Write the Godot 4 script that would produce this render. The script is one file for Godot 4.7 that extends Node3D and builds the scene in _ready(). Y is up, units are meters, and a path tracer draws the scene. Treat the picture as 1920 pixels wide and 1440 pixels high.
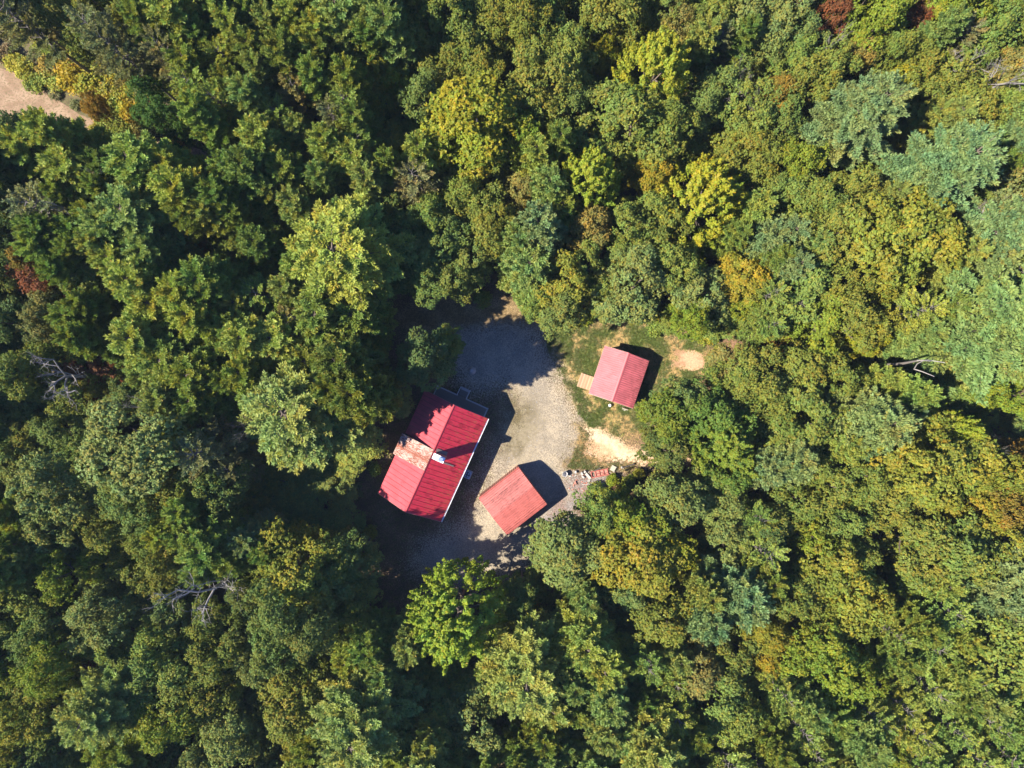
extends Node3D

# ---------------------------------------------------------------- camera constants: the photograph was taken straight down
const CAM_H := 78.0
const HALF_TAN := 0.5396
const K := HALF_TAN / 720.0

var rng := RandomNumberGenerator.new()
var taken := {}
var mats := {}
var yard_mat: StandardMaterial3D

# a place on the ground or at a height, read off a map whose middle is (960, 720)
func at(px: float, py: float, h := 0.0) -> Vector3:
	return Vector3((px - 960.0) * K * (CAM_H - h), h, (py - 720.0) * K * (CAM_H - h))

func numbered(called: String) -> String:
	var n: int = taken.get(called, 0)
	taken[called] = n + 1
	return called if n == 0 else "%s_%03d" % [called, n]

func lin(r: float, g: float, b: float) -> Color:
	return Color(r, g, b).linear_to_srgb()

func mat(key: String, c: Color, rough := 0.85, metal := 0.0, spec := 0.5) -> StandardMaterial3D:
	if mats.has(key):
		return mats[key]
	var m := StandardMaterial3D.new()
	m.albedo_color = c
	m.roughness = rough
	m.metallic = metal
	m.metallic_specular = spec
	mats[key] = m
	return m

func tag(o: Node, label: String, category := "", group := "", kind := "") -> Node:
	if label != "":
		o.set_meta("label", label)
	if category != "":
		o.set_meta("category", category)
	if group != "":
		o.set_meta("group", group)
	if kind != "":
		o.set_meta("kind", kind)
	return o

func thing(called: String, label: String, category: String, where: Vector3, turn := 0.0, group := "") -> Node3D:
	var o := Node3D.new()
	o.name = numbered(called)
	add_child(o)
	o.position = where
	o.rotation.y = turn
	tag(o, label, category, group)
	return o

func part(called: String, mesh: Mesh, m: Material, parent: Node, pos := Vector3.ZERO, rot := Vector3.ZERO) -> MeshInstance3D:
	var o := MeshInstance3D.new()
	o.name = called if parent != self else numbered(called)
	o.mesh = mesh
	o.material_override = m
	o.position = pos
	o.rotation = rot
	parent.add_child(o, true)
	return o

# ---------------------------------------------------------------- mesh helpers
var uvo := Vector2.ZERO

func box(size: Vector3, bevel := 0.0) -> ArrayMesh:
	var st := SurfaceTool.new()
	st.begin(Mesh.PRIMITIVE_TRIANGLES)
	add_box(st, Vector3.ZERO, size, Basis.IDENTITY)
	st.generate_normals()
	return st.commit()

func add_quad(st: SurfaceTool, a: Vector3, b: Vector3, c: Vector3, d: Vector3, ua := Vector2.ZERO, ub := Vector2.RIGHT, uc := Vector2.ONE, ud := Vector2.DOWN) -> void:
	st.set_smooth_group(-1)
	for q in [[a, ua], [b, ub], [c, uc], [a, ua], [c, uc], [d, ud]]:
		st.set_uv(q[1])
		st.add_vertex(q[0])

func add_box(st: SurfaceTool, c: Vector3, s: Vector3, b: Basis) -> void:
	var x := b.x * s.x / 2.0
	var y := b.y * s.y / 2.0
	var z := b.z * s.z / 2.0
	var u := Vector2(s.x, 0)
	var faces := [[y, x, z, s.x, s.z], [-y, -x, z, s.x, s.z], [x, z, y, s.z, s.y], [-x, -z, y, s.z, s.y], [z, -x, y, s.x, s.y], [-z, x, y, s.x, s.y]]
	for f in faces:
		var n: Vector3 = f[0]
		var t: Vector3 = f[1]
		var v: Vector3 = f[2]
		if n.cross(t).dot(v) > 0.0:
			t = -t
		var w: float = f[3]
		var h: float = f[4]
		add_quad(st, c + n - t - v, c + n - t + v, c + n + t + v, c + n + t - v, uvo, uvo + Vector2(0, h), uvo + Vector2(w, h), uvo + Vector2(w, 0))

func box_mesh(items: Array) -> ArrayMesh:   # [[centre, size], ...] joined
	var st := SurfaceTool.new()
	st.begin(Mesh.PRIMITIVE_TRIANGLES)
	for i in items:
		add_box(st, i[0], i[1], i[2] if i.size() > 2 else Basis.IDENTITY)
	st.generate_normals()
	return st.commit()

func add_tube(st: SurfaceTool, pts: Array, r0: float, r1: float, sides := 6, capped := true) -> void:
	var rings := []
	var n := pts.size()
	for i in n:
		var d: Vector3 = (pts[mini(i + 1, n - 1)] - pts[maxi(i - 1, 0)]).normalized()
		var s := d.cross(Vector3(0.31, 0.2, 0.93)).normalized()
		var t := d.cross(s)
		var r := lerpf(r0, r1, float(i) / maxf(1.0, n - 1))
		var ring := []
		for k in sides:
			var a := TAU * k / sides
			ring.append(pts[i] + (s * cos(a) + t * sin(a)) * r)
		rings.append(ring)
	for i in n - 1:
		for k in sides:
			var k2 := (k + 1) % sides
			st.set_smooth_group(0)
			for p in [rings[i][k], rings[i][k2], rings[i + 1][k2], rings[i][k], rings[i + 1][k2], rings[i + 1][k]]:
				st.set_uv(Vector2(float(k) / sides, i))
				st.add_vertex(p)
	if capped:
		st.set_smooth_group(-1)
		for k in sides:
			for p in [rings[n - 1][k], rings[n - 1][(k + 1) % sides], pts[n - 1]]:
				st.add_vertex(p)
			for p in [rings[0][(k + 1) % sides], rings[0][k], pts[0]]:
				st.add_vertex(p)

func tube(pts: Array, r0: float, r1: float, sides := 8) -> ArrayMesh:
	var st := SurfaceTool.new()
	st.begin(Mesh.PRIMITIVE_TRIANGLES)
	add_tube(st, pts, r0, r1, sides)
	st.generate_normals()
	return st.commit()

# ---------------------------------------------------------------- leaf meshes
var lv := PackedVector3Array()
var ln := PackedVector3Array()
var lc := PackedColorArray()
var li := PackedInt32Array()

func leaves_begin() -> void:
	lv = PackedVector3Array()
	ln = PackedVector3Array()
	lc = PackedColorArray()
	li = PackedInt32Array()

func leaf(p: Vector3, n: Vector3, t: Vector3, l: float, w: float, c: Color) -> void:
	var b := n.cross(t) * w
	var s := t * l
	var k := lv.size()
	var drop := n * (w * 0.35)
	lv.append(p - s)
	lv.append(p + b - drop)
	lv.append(p + s)
	lv.append(p - b - drop)
	for i in 4:
		ln.append(n)
		lc.append(c)
	li.append(k)
	li.append(k + 1)
	li.append(k + 2)
	li.append(k)
	li.append(k + 2)
	li.append(k + 3)

func leaves_end() -> ArrayMesh:
	var a := []
	a.resize(Mesh.ARRAY_MAX)
	a[Mesh.ARRAY_VERTEX] = lv
	a[Mesh.ARRAY_NORMAL] = ln
	a[Mesh.ARRAY_COLOR] = lc
	a[Mesh.ARRAY_INDEX] = li
	var m := ArrayMesh.new()
	m.add_surface_from_arrays(Mesh.PRIMITIVE_TRIANGLES, a)
	return m

func rv() -> Vector3:
	var z := rng.randf_range(-1, 1)
	var a := rng.randf() * TAU
	var r := sqrt(1.0 - z * z)
	return Vector3(r * cos(a), z, r * sin(a))

func leaf_color(yellow: float, bright: float) -> Color:   # share of the tree's own colour; yellowed leaves keep more red
	if yellow > 0.5 and rng.randf() < 0.05:
		return Color(1.0 * bright, 0.66 * bright, 0.42 * bright)
	return Color(lerpf(0.60, 1.0, yellow) * bright, lerpf(0.82, 0.86, yellow) * bright, lerpf(0.76, 0.5, yellow) * bright)

# ---------------------------------------------------------------- crowns; nominal radius 4 m, height 15 m
func limbs(H: float, base: float, R: float, n: int, r: float) -> ArrayMesh:
	var st := SurfaceTool.new()
	st.begin(Mesh.PRIMITIVE_TRIANGLES)
	var bend := Vector3(rng.randf_range(-0.3, 0.3), 0, rng.randf_range(-0.3, 0.3))
	add_tube(st, [Vector3(0, -0.2, 0), Vector3(0, 0.5, 0) + bend * 0.1, Vector3(0, base, 0) + bend, Vector3(0, H * 0.86, 0) + bend * 0.5], r, r * 0.22, 7)
	for i in n:
		var a := TAU * (i + rng.randf_range(-0.3, 0.3)) / n * 2.0
		var y := lerpf(base * 0.85, H * 0.72, float(i) / n)
		var p := Vector3(0, y, 0) + bend * 0.8
		var d := Vector3(cos(a), rng.randf_range(0.5, 0.9), sin(a))
		var l := R * rng.randf_range(0.55, 0.85) * (1.0 - 0.35 * float(i) / n)
		add_tube(st, [p, p + d * l * 0.5, p + d * l + Vector3(0, l * 0.15, 0)], r * 0.42, r * 0.1, 5, false)
		var q := p + d * l * 0.55
		var e := (d + rv() * 0.7).normalized()
		add_tube(st, [q, q + e * l * 0.5], r * 0.2, r * 0.05, 4, false)
	st.generate_normals()
	return st.commit()

func broad_crown(yellowing: float, dens: float, spread: float) -> ArrayMesh:
	var R := 4.0
	var H := 15.0
	var base := 5.2
	leaves_begin()
	var lobes := []
	lobes.append([Vector3(rng.randf_range(-0.9, 0.9), H - R * 0.6, rng.randf_range(-0.9, 0.9)), R * rng.randf_range(0.42, 0.54)])
	var n := rng.randi_range(6, 8)
	var off := rng.randf() * TAU
	for i in n:
		var a := off + TAU * (i + rng.randf_range(-0.28, 0.28)) / n
		var d := R * rng.randf_range(0.42, 0.82) * spread
		lobes.append([Vector3(cos(a) * d, rng.randf_range(H * 0.56, H * 0.84), sin(a) * d), R * rng.randf_range(0.26, 0.48)])
	for i in 4:
		var a := rng.randf() * TAU
		var d := R * rng.randf_range(0.4, 0.7) * spread
		lobes.append([Vector3(cos(a) * d, rng.randf_range(H * 0.44, H * 0.56), sin(a) * d), R * rng.randf_range(0.3, 0.4)])
	for lb in lobes:
		var c0: Vector3 = lb[0]
		var r0: float = lb[1]
		var nc := int(17.0 * r0 * r0 / 3.2) + 8
		for j in nc:
			var dir := rv()
			if dir.y < -0.35:
				dir.y *= -1.0
			var c := c0 + dir * r0 * rng.randf_range(0.72, 1.02)
			var hid := false
			for l2 in lobes:
				if l2[0] != c0 and c.distance_to(l2[0]) < l2[1] * 0.62:
					hid = true
					break
			if hid:
				continue
			var cr := rng.randf_range(0.34, 0.9)
			var yel := clampf(yellowing + rng.randfn(0.0, 0.26), 0.0, 1.0)
			var cb := rng.randf_range(0.72, 1.0)
			var nros := int(cr * cr * 50.0 * dens) + 3
			for q in nros:
				var d := (rv() + dir * 0.6 + Vector3(0, 0.3, 0)).normalized()
				var p0 := c + Vector3(d.x, d.y * 0.8, d.z) * cr * (rng.randf_range(0.6, 1.08) if q % 6 else rng.randf_range(1.05, 1.4))
				var y1 := clampf(yel + rng.randfn(0.0, 0.22), 0.0, 1.0)
				var rb := cb * rng.randf_range(0.74, 1.0)
				var rr := rng.randf_range(0.11, 0.2)
				for k in 7:
					var e := (rv() + d * 0.5 + Vector3(0, 0.35, 0)).normalized()
					var nn := (e * 0.35 + d * 0.35 + Vector3(0, 0.45, 0) + rv() * 0.55).normalized()
					var t := (e - nn * e.dot(nn)).normalized()
					leaf(p0 + e * rr * rng.randf_range(0.4, 1.0), nn, t, rng.randf_range(0.08, 0.14), rng.randf_range(0.055, 0.09), leaf_color(clampf(y1 + rng.randfn(0.0, 0.15), 0.0, 1.0), rb * rng.randf_range(0.74, 1.0)))
	return leaves_end()

func maple_crown(yellowing: float) -> ArrayMesh:   # many short upright shoots
	var R := 4.0
	var H := 15.0
	leaves_begin()
	for i in 270:
		var dir := rv()
		if dir.y < -0.72:
			dir.y *= -1.0
		var taper := 1.0 - 0.35 * clampf(dir.y, 0.0, 1.0)
		var o := Vector3(dir.x * R * 0.82 * taper, 7.9 + dir.y * 5.9, dir.z * R * 0.82 * taper) * 1.0
		o += rv() * 0.4
		var ax := (dir * 0.55 + Vector3(0, 0.85, 0) + rv() * 0.18).normalized()
		var l := rng.randf_range(1.0, 2.0)
		var yel := clampf(yellowing + rng.randfn(0.0, 0.18), 0.0, 1.0)
		var cb := rng.randf_range(0.8, 1.0)
		for k in 96:
			var u := rng.randf()
			var rad := 0.52 * (1.0 - u * 0.8) * rng.randf_range(0.4, 1.0)
			var side := ax.cross(rv()).normalized()
			var p := o + ax * (u * l) + side * rad
			var nn := (side * 0.5 + ax * 0.5 + dir * 0.25 + rv() * 0.6).normalized()
			var t := nn.cross(rv()).normalized()
			var y2 := clampf(yel + (0.35 if u > 0.75 and rng.randf() < 0.4 else 0.0) + rng.randfn(0.0, 0.15), 0.0, 1.0)
			leaf(p, nn, t, rng.randf_range(0.085, 0.145), rng.randf_range(0.055, 0.095), leaf_color(y2, cb * rng.randf_range(0.75, 1.0)))
	return leaves_end()

# pine: whorls of branches with twigs; tufts of needles along the twigs. thin: 0 white pine, 1 scrub pine
func pine_crown(thin: float, wood: SurfaceTool, fine := 1.0) -> ArrayMesh:
	var R := 4.0
	var H := 18.0
	leaves_begin()
	add_tube(wood, [Vector3(0, -0.2, 0), Vector3(0, H * 0.5, 0), Vector3(0, H * 0.97, 0)], 0.26, 0.03, 7)
	var y := H * lerpf(0.36, 0.42, thin)
	var turn := rng.randf() * TAU
	while y < H * 0.985:
		var u := (y - H * 0.36) / (H * 0.64)
		var nb := int(lerpf(7.0, 5.0, u)) if thin < 0.5 else 4
		for i in nb:
			var a := turn + TAU * (i + rng.randf_range(-0.25, 0.25)) / nb
			var prof := pow(1.0 - u, 0.42) * (0.72 + 0.28 * smoothstep(0.0, 0.3, u))
			var L := R * prof * rng.randf_range(0.72, 1.08) + 0.45
			if thin > 0.5 and rng.randf() < 0.12:
				continue
			var lift := lerpf(0.12, 0.7, u * u) + rng.randf_range(-0.08, 0.12)
			var d := Vector3(cos(a), lift, sin(a)).normalized()
			var p0 := Vector3(0, y + rng.randf_range(-0.2, 0.2), 0)
			var up := Vector3(0, 0.14, 0) * L
			add_tube(wood, [p0, p0 + d * L * 0.55, p0 + d * L * 0.97 + up], 0.06 if thin < 0.5 else 0.05, 0.014, 4, false)
			var nt := int(L * lerpf(5.0, 4.6, thin) / sqrt(fine)) + 3
			var cb := rng.randf_range(0.76, 1.0)
			var yb := clampf(rng.randfn(0.35, 0.2), 0.0, 1.0)
			for j in nt:
				var s := lerpf(lerpf(0.2, 0.36, thin), 1.0, float(j) / (nt - 1))
				var q := p0 + d * L * s + up * s * s
				var sgn := 1.0 if j % 2 == 0 else -1.0
				var side := d.cross(Vector3.UP).normalized() * sgn
				var td := (d * rng.randf_range(0.55, 0.9) + side * rng.randf_range(0.5, 1.0) + Vector3(0, rng.randf_range(0.1, 0.5), 0)).normalized()
				if j >= nt - 2:
					td = (d + Vector3(0, 0.4, 0) + rv() * 0.2).normalized()
				var tl := clampf(L * 0.34 * (1.25 - s), 0.22, 1.0)
				if thin > 0.5:
					add_tube(wood, [q, q + td * tl], 0.016, 0.008, 3, false)
				var ntu := int(tl / ((0.17 if thin < 0.5 else 0.19) * sqrt(fine))) + 1
				for m in ntu:
					var c := q + td * tl * (m + 0.6) / ntu
					var blades := int(6.0 / sqrt(fine)) if thin < 0.5 else 5
					for b in blades:
						var bd := (td * 0.75 + rv() * 0.85 + Vector3(0, 0.35, 0)).normalized()
						var nn := (Vector3(0, 1.1, 0) + rv() * 0.65 + d * 0.2)
						nn = (nn - bd * nn.dot(bd)).normalized()
						var bl := rng.randf_range(0.15, 0.26) if thin < 0.5 else rng.randf_range(0.09, 0.16)
						leaf(c + bd * bl * fine, nn, bd, bl * fine, fine * rng.randf_range(0.05, 0.08), leaf_color(clampf(yb + rng.randfn(0.0, 0.15), 0.0, 1.0), cb * rng.randf_range(0.72, 1.0)))
		y += H * lerpf(0.033, 0.022, u) * lerpf(1.0, 1.25, thin)
		turn += 0.9
	return leaves_end()

func dead_branches(st: SurfaceTool, p: Vector3, d: Vector3, l: float, r: float, depth: int) -> void:
	var mid := p + d * l * 0.5 + rv() * l * 0.08
	var e := p + d * l + rv() * l * 0.12
	add_tube(st, [p, mid, e], r, r * 0.55, 5 if depth > 1 else 3, false)
	if depth == 0:
		return
	for i in (3 if depth > 1 else 4):
		var s := rng.randf_range(0.35, 1.0)
		var q := p.lerp(e, s)
		var nd := (d * 0.8 + rv() * 0.85 + Vector3(0, 0.1, 0)).normalized()
		dead_branches(st, q, nd, l * rng.randf_range(0.5, 0.78), r * 0.5, depth - 1)

func shrub_mesh(yellowing: float, n: int) -> ArrayMesh:   # nominal radius 1 m, height 1.3 m
	leaves_begin()
	for i in n:
		var a := rng.randf() * TAU
		var d := sqrt(rng.randf()) * 0.75
		var c := Vector3(cos(a) * d, rng.randf_range(0.3, 1.0) * (1.0 - d * 0.5), sin(a) * d)
		var cr := rng.randf_range(0.16, 0.34)
		var yel := clampf(yellowing + rng.randfn(0.0, 0.2), 0.0, 1.0)
		var cb := rng.randf_range(0.75, 1.0)
		for k in 26:
			var e := (rv() + Vector3(0, 0.4, 0)).normalized()
			var nn := (e * 0.5 + Vector3(0, 0.5, 0) + rv() * 0.7).normalized()
			leaf(c + e * cr * rng.randf_range(0.5, 1.1), nn, nn.cross(rv()).normalized(), rng.randf_range(0.05, 0.1), rng.randf_range(0.03, 0.06), leaf_color(clampf(yel + rng.randfn(0, 0.2), 0, 1), cb * rng.randf_range(0.7, 1.0)))
	return leaves_end()

# ---------------------------------------------------------------- trees
var species := {}       # kind -> [[crown mesh, wood mesh], ...]
var tints := {
	"y": [Color(0.37, 0.44, 0.07), "bright yellow-green"], "o": [Color(0.335, 0.385, 0.105), "olive-gold"], "g": [Color(0.335, 0.435, 0.135), "mid green"],
	"d": [Color(0.29, 0.375, 0.13), "dark green"], "e": [Color(0.16, 0.30, 0.09), "emerald green"], "s": [Color(0.325, 0.415, 0.18), "grey-green"],
	"t": [Color(0.40, 0.385, 0.18), "tan-tinged"], "q": [Color(0.43, 0.425, 0.085), "golden"], "r": [Color(0.36, 0.15, 0.11), "red"], "n": [Color(0.46, 0.31, 0.075), "orange"],
	"b": [Color(0.205, 0.295, 0.125), "blue-green"], "c": [Color(0.355, 0.475, 0.285), "silvery blue-green"], "p": [Color(0.43, 0.525, 0.22), "pale green"], "v": [Color(0.215, 0.335, 0.08), "vivid green"],
	"u": [Color(0.385, 0.48, 0.22), "pale sage"],
	"l": [Color(0.46, 0.56, 0.18), "olive"], "m": [Color(0.29, 0.43, 0.07), "bright green"], "w": [Color(0.40, 0.385, 0.235), "grey-brown"],
}
var kinds := {
	"K": ["broadleaf_tree", "broadleaf tree", "tree"], "k": ["low_broadleaf_tree", "young low tree", "low tree"], "M": ["maple_tree", "spiky-crowned maple", "tree"], "P": ["pine_tree", "feathery pine", "tree"],  # low trees are broadleaf trees too, grown lower from the same crowns
	"V": ["scrub_pine", "thin twiggy pine", "tree"], "D": ["bare_tree", "bare dead tree", "tree"], "S": ["shrub", "shrub", "shrub"],
}
var leaf_mats := {}
var grown := []         # every tree: {node, x, y, r, kind, tint}

func leaf_mat(t: String, jit := 0) -> StandardMaterial3D:
	var key := "%s%d" % [t, jit]
	if leaf_mats.has(key):
		return leaf_mats[key]
	var m := StandardMaterial3D.new()
	var c: Color = tints[t][0] * Color(1.2, 1.075, 0.83)
	if jit == 1:
		c = Color(c.r * 0.86, c.g * 0.97, c.b * 1.0)
	elif jit == 2:
		c = Color(c.r * 1.08, c.g * 1.0, c.b * 0.85)
	m.albedo_color = c.linear_to_srgb()
	m.vertex_color_use_as_albedo = true
	m.roughness = 0.55
	m.metallic_specular = 0.35
	m.cull_mode = BaseMaterial3D.CULL_DISABLED
	m.backlight_enabled = true
	m.backlight = Color(0.9, 0.9, 0.75)
	leaf_mats[key] = m
	return m

var bark: StandardMaterial3D
var grey_bark: StandardMaterial3D
var white_bark: StandardMaterial3D

func wood_end(st: SurfaceTool) -> ArrayMesh:
	st.generate_normals()
	return st.commit()

func wood_begin() -> SurfaceTool:
	var st := SurfaceTool.new()
	st.begin(Mesh.PRIMITIVE_TRIANGLES)
	return st

func make_species() -> void:
	rng.seed = 11
	var ks := []
	for i in 10:
		ks.append([broad_crown([0.2, 0.35, 0.45, 0.28, 0.4][i % 5], [1.0, 0.8, 1.1, 0.9, 1.0][i % 5], [1.0, 1.12, 0.95][i % 3]), limbs(15, 5.2, 4, 7, 0.3)])
	species["K"] = ks
	species["k"] = ks
	var ms := []
	for i in 4:
		ms.append([maple_crown([0.3, 0.45, 0.4, 0.5][i]), limbs(15, 4.4, 3.6, 8, 0.28)])
	species["M"] = ms
	var ps := []
	for i in 7:
		var w := wood_begin()
		var m := pine_crown(0.0, w)
		ps.append([m, wood_end(w)])
	species["P"] = ps
	var qs := []
	for i in 3:
		var w := wood_begin()
		var m := pine_crown(0.0, w, 0.7)
		qs.append([m, wood_end(w)])
	species["broad pine"] = qs
	var vs := []
	for i in 5:
		var w := wood_begin()
		var m := pine_crown(1.0, w)
		vs.append([m, wood_end(w)])
	species["V"] = vs
	var ds := []
	for i in 5:
		var w := wood_begin()
		add_tube(w, [Vector3(0, -0.2, 0), Vector3(0.1, 5, 0.1), Vector3(0, 9, 0)], 0.24, 0.14, 7)
		for j in 5:
			var a := TAU * (j + rng.randf_range(-0.3, 0.3)) / 5.0
			dead_branches(w, Vector3(0, rng.randf_range(6.5, 9.0), 0), Vector3(cos(a), rng.randf_range(0.5, 1.4), sin(a)).normalized(), rng.randf_range(2.0, 2.8), 0.11, 3)
		ds.append([null, wood_end(w)])
	species["D"] = ds
	var ss := []
	for i in 4:
		var w := wood_begin()
		for j in 5:
			var d := (rv() * 0.6 + Vector3(0, 1, 0)).normalized()
			add_tube(w, [Vector3(0, -0.1, 0), d * 0.8], 0.03, 0.01, 4, false)
		ss.append([shrub_mesh([0.3, 0.5, 0.7, 0.45][i], 70), wood_end(w)])
	species["S"] = ss

func near_clearing(px: float, py: float) -> bool:
	return px > 430 and px < 780 and py > 800 and py < 1010

var tall_ones := {Vector2(690, 738): 1, Vector2(650, 730): 1, Vector2(660, 680): 1, Vector2(545, 1125): 1, Vector2(590, 1170): 1}   # trees made taller so that their shade reaches the drive

func grow(kind: String, tint: String, places: Array) -> void:
	for i in range(0, places.size(), 3):
		var px: float = places[i]
		var py: float = places[i + 1]
		var pr: float = places[i + 2]
		var hash1 := fposmod(sin(px * 12.9898 + py * 78.233) * 43758.5453, 1.0)
		var hash2 := fposmod(sin(px * 39.346 + py * 11.135) * 24634.6345, 1.0)
		var r := pr * K * 66.0
		var H := 0.0
		match kind:
			"K": H = clampf(9.0 + 1.75 * r, 10, 17.5)
			"k": H = clampf(2.5 + 1.3 * r, 3, 7) * (1.0 if near_clearing(px, py) else (2.2 if px < 900.0 else 1.6))
			"M": H = clampf(7.5 + 2.2 * r, 9, 19)
			"P": H = clampf(11.5 + 1.25 * r, 12, 18.5)
			"V": H = clampf(10.5 + 1.3 * r, 11, 16)
			"D": H = clampf(13.5 + 1.3 * r, 14, 19)
			"S": H = 1.0 + 0.9 * r
		H *= lerpf(0.92, 1.1, hash1)
		if kind in ["K", "P", "M", "V"]:
			H *= lerpf(1.0, 1.12, smoothstep(420.0, 800.0, Vector2(px - 960.0, py - 720.0).length()))
		if tall_ones.has(Vector2(px, py)):
			H *= 1.28
		var hc := H * (0.66 if kind in ["K", "M", "k"] else 0.62)
		r = pr * K * (CAM_H - hc) * (1.14 if kind == "P" else (1.06 if kind in ["V", "K", "k"] else (1.12 if kind == "D" else 1.0)))
		if kind == "D":
			hc = H * 0.75
		var set: Array = species["broad pine" if kind == "P" and pr >= 72.0 else kind]
		var vi := (tints.keys().find(tint) * 3 + int(hash2 * 997.0) % (5 if kind in ["K", "k"] else 4)) % set.size()
		var v: Array = set[vi]
		var root := Node3D.new()
		root.name = numbered(kinds[kind][0])
		add_child(root)
		var p := at(px, py, hc)
		root.position = Vector3(p.x, 0, p.z)
		root.rotation.y = hash1 * 37.0 * TAU
		var nominal := {"K": [4.3, 15.0], "k": [4.3, 15.0], "M": [4.0, 15.0], "P": [4.0, 18.0], "V": [4.0, 18.0], "D": [4.2, 13.0], "S": [1.0, 1.3]}
		root.scale = Vector3(r / nominal[kind][0], H / nominal[kind][1], r / nominal[kind][0] * lerpf(0.88, 1.12, hash2))
		part("trunk", v[1], (white_bark if tint == "s" or tint == "t" else grey_bark) if kind == "D" else (grey_bark if kind == "V" else bark), root)
		if v[0]:
			part("crown", v[0], leaf_mat(tint, vi % 3), root)
		grown.append({"node": root, "x": px, "y": py, "r": pr, "kind": kind, "tint": tint})

func compass(dx: float, dy: float) -> String:
	var names := ["east", "southeast", "south", "southwest", "west", "northwest", "north", "northeast"]
	return names[posmod(int(round(atan2(dy, dx) / (TAU / 8.0))), 8)]

# landmarks: a place, the phrase others use, and for trees their own full label
func label_trees() -> void:
	var marks := [
		[812, 855, "the long red cabin", ""], [962, 938, "the salmon garage", ""], [1160, 707, "the pink-roofed shed", ""], [1160, 838, "the bare sand patch", ""], [60, 190, "the dirt road", ""],
		[895, 250, "the broad yellow tree", "broad bright yellow-green tree with a ragged crown on the forest edge north of the clearing"],
		[1225, 145, "the compact spiky maple", "compact bright green maple with spiky shoots, ringed by duller trees"],
		[1312, 375, "the pale yellow maple", "pale yellow-green maple with pointed shoots and a tall uneven crown"],
		[855, 1160, "the lone bright maple", "lone bright green maple standing in the shaded drive south of the cabin"],
		[650, 490, "the great star-shaped pine", "great yellow-green pine with star-shaped plumes northwest of the cabin"],
		[575, 775, "the big plumed pine", "big pale green plumed pine just west of the red cabin"],
		[1838, 625, "the huge pale pine", "huge pale grey-green pine, the widest crown of the whole wood"],
		[1590, 235, "the silvery pine", "silvery blue-green pine with brushy upright shoots among olive trees"],
		[1740, 330, "the wide silvery pine", "wide silvery pine, larger twin southeast of another silvery pine"],
		[1680, 460, "the big golden oak", "big round golden-olive broadleaf tree with a dense lumpy crown"],
		[1300, 800, "the dark oak by the shed", "large dark green broadleaf tree pressing against the pink-roofed shed"],
		[1060, 1030, "the round grey-green tree", "round grey-green broadleaf tree at the gravel edge southeast of the garage"],
		[390, 1110, "the sprawling bare tree", "sprawling bare tree with pale limbs and a few yellow leaves"],
		[110, 705, "the grey snag", "grey leaning dead tree over yellow-olive scrub beside a dark gap"],
		[225, 335, "the antler-like dead tree", "silver dead tree with antler-like limbs above a bright olive pine"],
		[290, 835, "the dense sage tree", "dense sage-green broadleaf tree with a white dead top beside it"],
		[225, 1300, "the combed sage pine", "smooth sage pine with combed-looking needles among yellowing trees"],
		[105, 515, "the rust-red tree", "rust-red broadleaf tree, the reddest crown in the western wood"],
		[215, 28, "the golden-yellow tree", "golden-yellow tree at the northern frame edge near the dirt road"],
		[312, 225, "the emerald tree", "emerald green tree standing alone among olive scrub near the dirt road"],
		[690, 1330, "the tall pale pine", "tall pale pine leaning outward with a grey stem line down its middle"],
		[560, 1065, "the orange-tinged tree", "dark broadleaf tree tinged orange and gold southwest of the cabin"],
		[1005, 440, "the small silvery pine", "small silvery blue pine at the northern edge of the clearing"],
		[985, 1240, "the pale spired pine", "pale green pine with pointed spires south of the garage"],
		[1860, 1225, "the fresh green oak", "broad fresh green broadleaf tree with many evenly dotted clumps"],
		[1870, 1080, "the misty blue pine", "misty blue-green pine with soft blurred plumes"],
		[1560, 1080, "the gold-speckled tree", "wide gold-speckled broadleaf tree with orange leaf edges"],
		[1210, 1370, "the pale grey pine", "pale grey-green pine near the southern frame edge"],
		[1605, 790, "the blue-green pine", "blue-green pine on the southern rim of the dark forest gap"],
		[1880, 150, "the white-limbed tree", "dying tan tree with long white limbs showing"],
		[1705, 40, "the dark red tree", "dark red small tree at the northern frame edge"],
		[800, 675, "the round cabin tree", "round dark green tree standing alone behind the cabin porch"],
		[1180, 545, "the grey-green edge tree", "pale grey-green broadleaf tree overhanging the lawn north of the shed"],
	]
	var named := {}
	for m in marks:
		if m[3] == "":
			continue
		var best := -1
		var far := 1e9
		for i in grown.size():
			var d := Vector2(grown[i].x - m[0], grown[i].y - m[1]).length()
			if d < far and not named.has(i):
				far = d
				best = i
		named[best] = true
		tag(grown[best].node, m[3], kinds[grown[best].kind][2], "trees of the forest")
	var rows := {}
	for i in grown.size():
		if named.has(i):
			continue
		var g: Dictionary = grown[i]
		var best: Array = marks[0]
		var far := 1e9
		for m in marks:
			var d := Vector2(g.x - m[0], g.y - m[1]).length()
			if d < far:
				far = d
				best = m
		var size := ""
		if g.kind != "S" and g.kind != "k":
			size = "large " if g.r >= 68 else ("small " if g.r < 38 else "")
		var what: String = size + ("" if g.kind == "D" else tints[g.tint][1] + " ") + kinds[g.kind][1]
		var where: String = compass(g.x - best[0], g.y - best[1]) + " of " + best[2]
		var key := what + "|" + where
		if not rows.has(key):
			rows[key] = []
		rows[key].append([far, i, what, where])
	var ranks := ["first ", "second ", "third ", "fourth ", "fifth ", "sixth ", "seventh ", "eighth "]
	for key in rows:
		var row: Array = rows[key]
		row.sort()
		for k in row.size():
			var g: Dictionary = grown[row[k][1]]
			var w: String = row[k][2] + (", %sout, " % ranks[mini(k, 7)] if row.size() > 1 else " ") + row[k][3]
			tag(g.node, w, kinds[g.kind][2], "shrubs of the forest floor" if g.kind == "S" else "trees of the forest")

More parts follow.
